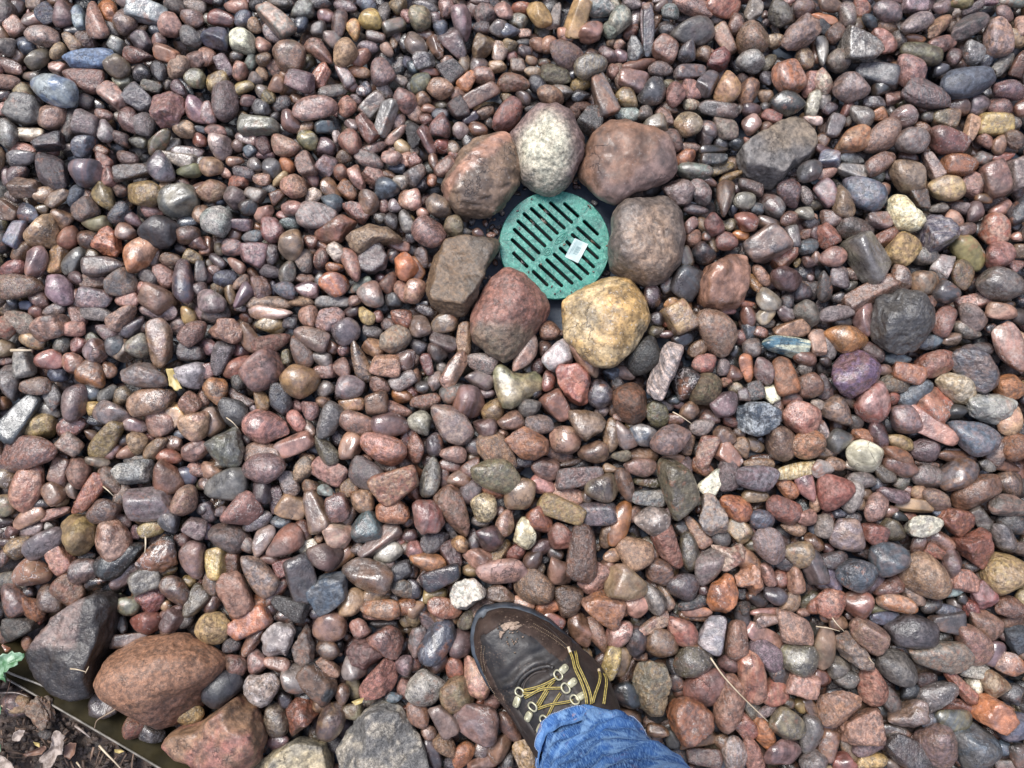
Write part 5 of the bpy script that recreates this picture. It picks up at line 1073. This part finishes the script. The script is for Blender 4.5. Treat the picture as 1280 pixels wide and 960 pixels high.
straw([(124,932),(133,942),(143,952),(152,962)], .050, .0014, 'white curved root on the soil near the bottom border')
straw([(0,866),(20,866),(36,871)], .050, .0009, 'thin pink stalk below the green leaf, upper one', LP)
straw([(2,882),(10,886),(18,890)], .050, .0010, 'thin white stalk below the green leaf, across the tan stone')
straw([(13,850),(10,862),(6,872)], .056, .0006, 'thin brown stalk hanging from the green leaf', LB)
straw([(96,953),(99,957),(103,963)], .050, .0012, 'short white root at the bottom border of the soil')

# ------------------------------------------------------------------ the person: a booted foot and a jeans leg
ZB = .036
BU, BV = (0.54, 0.84), (0.84, -0.54)
def bpx(u, v): return 601+u*BU[0]+v*BV[0], 763+u*BU[1]+v*BV[1]
ST = np.array([  # u, vL, vR (px), height of the top, level of right edge
 (0.0, -4, 5, .034, .03), (2, -10, 9, .046, .03), (6, -15, 18, .053, .03), (11, -21, 29, .059, .03), (23, -31, 43, .066, .03), (39, -38.5, 55, .071, .03), (60, -42.5, 66, .075, .03),
 (85, -44.5, 72.5, .082, .032), (107, -41, 78.5, .092, .040), (125, -38.5, 82.5, .100, .048), (143, -37.5, 86.5, .110, .056), (165, -36, 86, .122, .064), (197, -34.5, 80, .145, .07),
 (230, -36, 70, .165, .06), (262, -38, 58, .165, .05), (285, -30, 42, .16, .04), (296, -6, 18, .11, .03)])
def stv(u): return [np.interp(u, ST[:, 0], ST[:, k]) for k in (1, 2, 3, 4)]
def person():
    black = simple('black_leather', (.011, .010, .010), (.026, .022, .020), 55, .42, .35, .0010, 420, r2=.62)
    brown = simple('brown_nubuck', (.024, .014, .010), (.050, .031, .023), 60, .6, .6, .0010, 420, r2=.85, spec=.3)
    for mt_, amt in ((brown, .75), (black, .35)):
        t_ = mt_.node_tree; bb_ = NB(t_); pr = t_.nodes['Principled BSDF']; src_ = pr.inputs['Base Color'].links[0].from_socket; v_ = bb_.n('ShaderNodeTexCoord').outputs['Object']
        du_ = bb_.math('MULTIPLY', bb_.ramp(bb_.noise(v_, 420, 3, .7), .56, .68), bb_.ramp(bb_.noise(v_, 45, 4, .6), .42, .62))
        bb_.l(bb_.mix(bb_.math('MULTIPLY', du_, amt), src_, rgb(.26, .18, .13)), pr.inputs['Base Color'])
    quart = simple('dark_brown_leather', (.016, .011, .009), (.030, .021, .017), 60, .5, .4, .0008, 500, r2=.7)
    rubber = simple('sole_rubber', (.020, .026, .034), (.050, .062, .078), 90, .45, .4, .0006, 400, r2=.65)
    metal = simple('eyelet_metal', (.34, .32, .21), (.52, .49, .34), 200, .30, .15, .0002, 600, metal=.35, r2=.45)
    lace = simple('lace_yellow', (.24, .18, .035), (.46, .36, .10), 500, .6, .5, .0004, 1500)
    laced = simple('lace_dark', (.02, .018, .012), (.05, .04, .02), 400, .6, .4, .0003, 1500)
    stitch = simple('stitch_thread', (.20, .14, .08), (.30, .22, .14), 300, .6)
    mud = simple('dried_mud', (.22, .155, .11), (.38, .28, .21), 300, .8, .5, .0004, 900)
    root = empty('person', (at(700, 880, ZB).x, at(700, 880, ZB).y, ZB)); tag(root, 'person wearing blue jeans and a brown-black laced hiking boot, standing on the pebbles', 'person')
    O = Vector(root.location)
    # inner leg and foot: one continuous body surface hidden inside boot and trouser
    skin = simple('skin', (.50, .32, .24), (.56, .36, .27), 40, .5)
    zs = [.062, .062, .066, .10, .16, .25, .38, .52, .62, .75, .86]
    def legc(z):
        q = at(741, 948, .14)
        X = np.interp(z, [.04, .14, .28, .43, .6, .9], [q.x, q.x, q.x+.016, q.x+.009, q.x+.004, q.x])
        Y = np.interp(z, [.04, .14, .28, .43, .6, .9], [q.y, q.y, q.y+.006, q.y+.030, q.y+.040, q.y-.02]); return Vector((X, Y, z))
    toe = at(625, 800, ZB+.04)
    path = [toe, toe.lerp(legc(.1), .35)+Vector((0, 0, .006)), toe.lerp(legc(.1), .7)+Vector((0, 0, .018)), legc(.10), legc(.16), legc(.25), legc(.38), legc(.52), legc(.62), legc(.75), legc(.86)]
    path = [Vector(p)-O for p in spline([tuple(p) for p in path], 40)]
    rad = np.interp(np.linspace(0, 10, 40), range(11), [.018, .026, .030, .036, .036, .046, .054, .052, .058, .070, .078])
    tube('body', path, list(rad), skin, root, seg=20)
    boot = empty('boot', (0, 0, 0)); boot.parent = root
    # upper
    nu, nv = 130, 71; us = 296*np.linspace(0, 1, nu)**1.25; G = np.zeros((nu, nv, 3)); PXv = np.zeros((nu, nv, 2))
    for i, u in enumerate(us):
        vL, vR, h, zr = stv(u); ins = 7.5 if u < 60 else np.interp(u, [60, 120, 200], [7.5, 4.0, 1])
        insR = np.interp(u, [0, 30, 70, 120], [7.5, 6.0, 3.0, 0.5])
        L = at(*bpx(u+ (ins if u < 3 else 0), vL+min(ins, (vR-vL)*.3)), ZB+.024); Rr = at(*bpx(u+(ins if u < 3 else 0), vR-min(insR, (vR-vL)*.3)), ZB+zr)
        Rr.z = L.z
        for j in range(nv):
            s = math.pi*j/(nv-1); cx_ = -math.cos(s); cx_ = math.copysign(abs(cx_)**.85, cx_)
            f = .5+.5*cx_; z = .024+(h-.024)*math.sin(s)**.62
            # the shoulder of the instep leans to the inner side further back
            p = L.lerp(Rr, f); p.z = ZB+z
            G[i, j] = p; PXv[i, j] = (u, vL+(vR-vL)*f)
    shift = 4.5*mmpx(.05)*np.exp(-us/9); G[:, :, 0] += (shift*BU[0])[:, None]; G[:, :, 1] -= (shift*BU[1])[:, None]
    wr = fbm(G*np.array([40, 40, 20])+3.1, 3)+.35*(1-2*np.abs(fbm(G*150, 3)))*.5
    flex = np.exp(-((PXv[:, :, 0]-92)/26)**2); crease = np.sin(PXv[:, :, 0]*.33+.9*np.sin(PXv[:, :, 1]*.09)+wr*1.2)
    G[:, :, 2] += .0018*wr+.0026*flex*crease
    Nn = np.zeros_like(G); du = np.gradient(G, axis=0); dv = np.gradient(G, axis=1); Nn = np.cross(du, dv); Nn /= np.linalg.norm(Nn, axis=2)[..., None]+1e-12
    if Nn[nu//2, nv//2, 2] < 0: Nn = -Nn
    V = (G.reshape(-1, 3)-np.array(O)); F = [(i*nv+j, i*nv+j+1, (i+1)*nv+j+1, (i+1)*nv+j) for i in range(nu-1) for j in range(nv-1)]
    F += [tuple(range(nv-1, -1, -1)), tuple((nu-1)*nv+j for j in range(nv))]
    pymesh('upper', V, F, black, boot)
    # distance (px) from the rim
    U, Vv = PXv[..., 0], PXv[..., 1]; vL, vR = np.interp(U, ST[:, 0], ST[:, 1]), np.interp(U, ST[:, 0], ST[:, 2])
    dl, dr = Vv-vL, vR-Vv; dt = U*1.0
    def panel(nm, mask, off, mat):
        inner = mask.copy()
        for a in (0, 1):
            for s in (1, -1): inner &= np.roll(mask, s, a)
        P2 = G+Nn*(np.where(inner, off, -.0004))[..., None]; idx = -np.ones((nu, nv), int); vs_, fs = [], []
        for i in range(nu-1):
            for j in range(nv-1):
                if mask[i, j] and mask[i+1, j] and mask[i, j+1] and mask[i+1, j+1]:
                    q = []
                    for a, b_ in ((i, j), (i, j+1), (i+1, j+1), (i+1, j)):
                        if idx[a, b_] < 0: idx[a, b_] = len(vs_); vs_.append(P2[a, b_]-np.array(O))
                        q.append(idx[a, b_])
                    fs.append(tuple(q))
        return pymesh(nm, vs_, fs, mat, boot)
    wig = fbm(np.stack([U*.05, Vv*.05, U*0], -1), 2)
    toeband = (((dl < 13+wig) & (U < 122)) | ((dr < 22+wig*2) & (U < 98)) | (np.hypot(np.maximum(30-U, 0)*1.0, 0) > 8+wig))
    panel('toe_guard', toeband, .0016, brown)
    panel('side_panel', (dr < 40-(U-98)*.10) & (U >= 100), .0020, quart)
    panel('side_panel', (dl < 17+(U-95)*.16) & (U >= 96) & (U < 280), .0015, quart)
    panel('tongue', (U > 88) & (U < 220) & (Vv > 5) & (Vv < 38+(U-90)*.04), .0006, quart)
    # sole
    n = 90; so_, inn = [], []
    ul = np.concatenate([296*np.linspace(0, 1, n)**1.4])
    ringp = [(u, stv(u)[0]) for u in ul[::-1]]+[(u, min(stv(u)[1], 79-max(0, (u-150))*.06)) for u in ul]
    V, F = [], []; m = len(ringp)
    lay_ = [(.0, .97), (.004, 1.0), (.020, 1.005), (.0265, 1.0), (.028, .965), (.028, .80)]
    cc = np.mean(ringp, axis=0)
    for z, k in lay_:
        for u, v in ringp:
            px, py = bpx(cc[0]+(u-cc[0])*(1-(1-k)*.45), cc[1]+(v-cc[1])*k); q = at(px, py, ZB+.026); V.append((q.x-O.x, q.y-O.y, z))
    for a in range(len(lay_)-1):
        for k in range(m): F.append((a*m+k, a*m+(k+1) % m, (a+1)*m+(k+1) % m, (a+1)*m+k))
    F.append(tuple(range(m-1, -1, -1)))
    pymesh('sole', V, F, rubber, boot)
    for k in range(0, 30):   # lugs of the tread showing round the rim
        pass
    # surface lookup through the upper
    bvh = BVHTree.FromPolygons([tuple(v) for v in G.reshape(-1, 3)], [(i*nv+j, i*nv+j+1, (i+1)*nv+j+1, (i+1)*nv+j) for i in range(nu-1) for j in range(nv-1)])
    def hit(px, py, lift=.0):
        h, nn, _, _ = bvh.ray_cast(CL, ray(px, py).normalized())
        if h is None: h = at(px, py, ZB+.08); nn = Vector((0, 0, 1))
        if nn.z < 0: nn = -nn
        return h+nn*lift, nn
    def surf_path(pts, lift, n_=16):
        return [hit(*p, lift)[0]-O for p in spline([(float(x), float(y)) for x, y in pts], n_)]
    # padded throat roll and welts
    tube('throat_roll', surf_path([(647,868),(649,853),(657,843),(669,836),(683,833),(692,836)], .001, 26), .0026, black, boot, flat=.8)
    tube('throat_roll', surf_path([(654,866),(657,853),(668,842),(684,839)], .0004, 20), .0018, quart, boot, flat=.8)
    for pts in ([(645,870),(640,885),(647,900),(660,918)], [(611,858),(622,868),(640,892),(655,915)], [(676,779),(693,793),(708,811),(722,817)], [(719,817),(735,820),(748,832)], [(716,829),(733,829),(750,833)]):
        tube('seam_welt', surf_path(pts, .0012, 18), .0009, quart, boot, flat=.7)
    # stitches along the toe guard
    V, F = [], []
    def st_line(pts, n_):
        Q = surf_path(pts, .0024, n_*2+1)
        for k in range(n_):
            a, b_ = Q[2*k], Q[2*k+1]; v2, f2 = tube_geo([a, b_], .00035, seg=5); k0 = len(V); V.extend(v2); F.extend([tuple(i+k0 for i in f) for f in f2])
    st_line([(606,838),(603,822),(604,805)], 16); st_line([(609,838),(606,822),(607,806)], 16)
    st_line([(664,784),(680,793),(695,803),(706,812)], 24); st_line([(666,781),(682,790),(697,800),(708,809)], 24); st_line([(606,843),(614,860),(627,876)], 16)
    stt = pymesh('stitching', V, F, stitch, boot); stt['kind'] = 'stuff'
    # lace rings: a D-ring on a riveted plate
    RG = [((652,867),(646,877)),((667.5,883),(661,896)),((682,900),(676,912)),((697,843),(705,836)),((707,860),(716,853)),((719,876),(727,871))]
    ringc = []
    for (rx, ry), (qx, qy) in RG:
        rc, n1 = hit(rx, ry, .0035); pc, n2 = hit(qx, qy, .0022); ax = (rc-pc).normalized(); nn = (n1+n2).normalized(); sd_ = nn.cross(ax).normalized(); ringc.append(rc)
        pts = []
        for k in range(24):
            a = 2*math.pi*k/24; ca, sa = math.cos(a), math.sin(a); pts.append(rc+ax*(.0048*(ca if ca > 0 else ca*.75))+sd_*(.0055*math.copysign(abs(sa)**.7, sa))+nn*.001-O)
        e = empty('lace_ring', (0, 0, 0)); e.parent = boot
        V, F = tube_geo(pts, .0011, seg=8, closed=True); pymesh('ring', V, F, metal, e)
        # rounded plate
        V, F = [], []; N = 20
        for zz, k in ((-.002, 1), (.0006, 1), (.0012, .88)):
            for i in range(N):
                a = 2*math.pi*i/N; ca, sa = math.cos(a), math.sin(a)
                x = .0064*math.copysign(abs(ca)**.6, ca)*k; y = .0041*math.copysign(abs(sa)**.6, sa)*k; V.append(pc+ax*(x+.0012)+sd_*y+nn*zz-O)
        for a in range(2):
            for i in range(N): F.append((a*N+i, a*N+(i+1) % N, (a+1)*N+(i+1) % N, (a+1)*N+i))
        F.append(tuple(range(2*N, 3*N))); pymesh('plate', V, F, metal, e)
        V, F = tube_geo([pc-ax*.002+nn*.001-O, pc-ax*.002+nn*.0019-O], .0021, seg=14); pymesh('rivet', V, F, metal, e)
    def lace_run(a, b_, off=(0, 0), sag=.0012, n_=12, lift=.004):
        """one flat lace: two yellow edges with a dark cord between"""
        P = []
        for k in range(n_):
            t = k/(n_-1); x = a[0]+(b_[0]-a[0])*t+off[0]; y = a[1]+(b_[1]-a[1])*t+off[1]; p, nn = hit(x, y, lift+.0012*math.sin(math.pi*t)); P.append(p-O)
        for _ in range(4): P = [P[0]]+[(P[k-1]+P[k]*2+P[k+1])/4 for k in range(1, len(P)-1)]+[P[-1]]
        d = (P[-1]-P[0]).normalized(); sd_ = d.cross(Vector((0, 0, 1))).normalized()
        e = empty('lace', (0, 0, 0)); e.parent = boot
        for s in (-1, 1): tube('lace_edge', [p+sd_*.0009*s for p in P], .00062, lace, e, seg=6)
        tube('lace_core', P, .0007, laced, e, seg=6)
    lace_run((655,865),(696,845)); lace_run((656,868),(697,848), (0, 2)); lace_run((656,867),(704,860)); lace_run((672,881),(693,852), lift=.0025)
    lace_run((673,885),(717,877)); lace_run((685,897),(701,866), lift=.0025); lace_run((673,883),(686,864), lift=.003)
    def loose(pts, lifts, wob=.0):
        Q = spline([(float(x), float(y), l) for (x, y), l in zip(pts, lifts)], 18); P = [hit(q[0], q[1], q[2])[0]-O for q in Q]
        for _ in range(5): P = [P[0]]+[(P[k-1]+P[k]*2+P[k+1])/4 for k in range(1, len(P)-1)]+[P[-1]]
        d = (P[-1]-P[0]).normalized(); sd_ = d.cross(Vector((0, 0, 1))).normalized(); e = empty('lace_end', (0, 0, 0)); e.parent = boot
        for s in (-1, 1): tube('lace_edge', [p+sd_*.0009*s for p in P], .00066, lace, e, seg=6)
        tube('lace_core', P, .0007, laced, e, seg=6)
        return P, e
    P, e = loose([(711,815),(715,833),(722,850),(730,866),(733,882)], [.004, .007, .008, .008, .006]); tube('aglet', [P[0]+Vector((-.001, .003, 0)), P[0], P[1]], .0019, WH, e, seg=8)
    P, e = loose([(717,817),(719,833),(726,848),(735,864),(738,882)], [.004, .007, .008, .008, .006])
    P, e = loose([(745,843),(745,852),(741,864),(739,882)], [.006, .010, .010, .008]); tube('aglet', [P[0]+Vector((0, .002, 0)), P[1]], .0018, WH, e, seg=8)
    P, e = loose([(750,845),(751,856),(751,868),(751,884)], [.006, .010, .010, .008])
    # dried mud splashes
    def blot(pts, nm='mud_patch'):
        Wp = [hit(x, y, .0022)[0]-O for x, y in pts]; c = sum(Wp, Vector())/len(Wp); Wp2 = resample(Wp+[Wp[0]], 25)[:24]
        V = [c+Vector((0, 0, .0008))]+[p+Vector((rng.normal()*.0005, rng.normal()*.0005, 0)) for p in Wp2]+[p-Vector((0, 0, .002)) for p in Wp2]
        F = [(0, 1+k, 1+(k+1) % 24) for k in range(24)]+[(1+k, 25+k, 25+(k+1) % 24, 1+(k+1) % 24) for k in range(24)]
        pymesh(nm, V, F, mud, boot)
    blot([(626,783),(634,779),(641,778),(650,779),(653,783),(647,787),(640,789),(636,787),(630,789)])
    blot([(624,789),(628,790),(632,791),(628,794),(626,800),(624,795)])
    for _ in range(26):
        x, y = rng.normal(637, 9), rng.normal(803 if _ % 2 else 784, 5); r_ = rng.uniform(.4, 1.3)
        blot([(x+r_*math.cos(a), y+r_*math.sin(a)*.7) for a in np.linspace(0, 6.28, 6, endpoint=False)])
    # ---------------- jeans
    m, t, P_ = new_mat('denim'); b = NB(t); v = b.n('ShaderNodeTexCoord').outputs['UV']
    mp = b.n('ShaderNodeMapping'); b.l(v, mp.inputs[0]); mp.inputs['Scale'].default_value = (900, 70, 1)
    mp2 = b.n('ShaderNodeMapping'); b.l(v, mp2.inputs[0]); mp2.inputs['Scale'].default_value = (70, 520, 1)
    w1 = b.noise(mp.outputs[0], 1, 4, .7); w2 = b.noise(mp2.outputs[0], 1, 4, .7)
    ob = b.n('ShaderNodeTexCoord').outputs['Object']
    base = b.mix(b.ramp(b.noise(ob, 18, 5, .65), .35, .65), rgb(.010, .038, .13), rgb(.038, .120, .34))
    col = b.mix(b.ramp(w1, .44, .66, 0, .75), base, rgb(.17, .32, .56))
    col = b.mix(b.math('MULTIPLY', b.ramp(b.noise(ob, 30, 5, .7, .8), .48, .62), .55), col, rgb(.24, .40, .62)); col = b.mix(b.ramp(w2, .55, .75, 0, .35), col, rgb(.02, .06, .2))
    sepo = b.n('ShaderNodeSeparateXYZ'); b.l(v, sepo.inputs[0])
    hem = b.math('MULTIPLY', b.ramp(sepo.outputs[1], .0, .035, 1, 0), b.ramp(b.noise(ob, 120, 3), .4, .6))
    col = b.mix(b.math('MULTIPLY', hem, .6), col, rgb(.12, .25, .50))
    mudn = b.ramp(b.noise(ob, 60, 4, .65), .60, .66); col = b.mix(b.math('MULTIPLY', b.math('MULTIPLY', mudn, b.ramp(sepo.outputs[1], .02, .12, 1, .15)), .7), col, rgb(.36, .24, .24))
    b.l(col, P_.inputs['Base Color']); P_.inputs['Roughness'].default_value = .9; P_.inputs['Specular IOR Level'].default_value = .15
    b.l(b.bump(b.math('ADD', w1, w2), .6, .0008, b.bump(b.noise(ob, 60, 4), .4, .003)), P_.inputs['Normal'])
    # trouser leg as a loft; sections tilt at the hem so it breaks over the instep
    nz, na = 110, 120; V = []; uv = []
    for i in range(nz):
        f = i/(nz-1); zc = .128+f**1.15*.75
        c = legc(zc); r0 = np.interp(zc, [.12, .25, .42, .6, .88], [.0575, .063, .070, .084, .105])
        for j in range(na):
            a = 2*math.pi*j/na; dx, dy = math.cos(a), math.sin(a)
            front = max(0, dx*(-.35)+dy*.94)
            tilt = (dx*.15+dy*.98)*.030*math.exp(-f*7)
            k = math.exp(-f*11)
            nn = fbm(np.array([[dx*1.6+2, dy*1.6, zc*14]]), 3)[0]; n2 = fbm(np.array([[dx*3+9, dy*3, zc*40+dx*1.5]]), 2)[0]
            fold = math.sin(zc*165+2.6*math.sin(a*2+.6)+nn*3.2)*(.0080*k*smst(0, .03, f)+.0009)*(.4+.6*front)
            ridge = 1-abs(fbm(np.array([[dx*1.1+5, dy*1.1, zc*7+dx*1.2]]), 2)[0])*2.2
            r_ = r0+fold+.0060*nn*(1-.75*k)+.0060*max(0, ridge)**2*(.4+.6*math.exp(-f*5))+.0010*n2+(.0022 if f < .028 else 0)
            V.append((c.x+dx*r_*1.02-O.x, c.y+dy*r_-O.y, zc+tilt+.0018*nn*k-O.z)); uv.append((j/na*.42, f*.75))
    Fq = [(i*na+j, i*na+(j+1) % na, (i+1)*na+(j+1) % na, (i+1)*na+j) for i in range(nz-1) for j in range(na)]
    # turned-in hem thickness
    k0 = len(V)
    for z_ in (0, 1):
        for j in range(na):
            x, y, z = V[j]; cc_ = legc(.128)-O; V.append((cc_.x+(x-cc_.x)*(.97 if z_ == 0 else .955), cc_.y+(y-cc_.y)*(.97 if z_ == 0 else .955), z-(.0012 if z_ == 0 else -.03))); uv.append((j/na*.42, 0))
    Fq += [(j, k0+j, k0+(j+1) % na, (j+1) % na) for j in range(na)]+[(k0+j, k0+na+j, k0+na+(j+1) % na, k0+(j+1) % na) for j in range(na)]
    Fq.append(tuple((nz-1)*na+j for j in range(na)))
    o = pymesh('trouser_leg', V, Fq, m, root); me = o.data; ul_ = me.uv_layers.new(name='UVMap')
    li = np.zeros(len(me.loops), np.int32); me.loops.foreach_get('vertex_index', li); ul_.data.foreach_set('uv', np.array(uv, np.float32)[li].ravel())
    ring = []
    for j in range(na):
        a = Vector(V[3*na+j]); b2 = Vector(V[j]); cc_ = legc(.128)-O; d = (a-Vector((cc_.x, cc_.y, a.z))).normalized(); ring.append(a+d*.0006)
    Vt, Ft = [], []
    for j in range(0, na):
        a, b2 = ring[j], ring[(j+1) % na]
        for q in (0, .5):
            v2, f2 = tube_geo([a.lerp(b2, q), a.lerp(b2, q+.33)], .0005, seg=5); k1 = len(Vt); Vt += v2; Ft += [tuple(i+k1 for i in f) for f in f2]
    hs = pymesh('hem_stitching', Vt, Ft, simple('denim_thread', (.25, .33, .5), (.35, .42, .55)), o); hs['kind'] = 'stuff'
person()
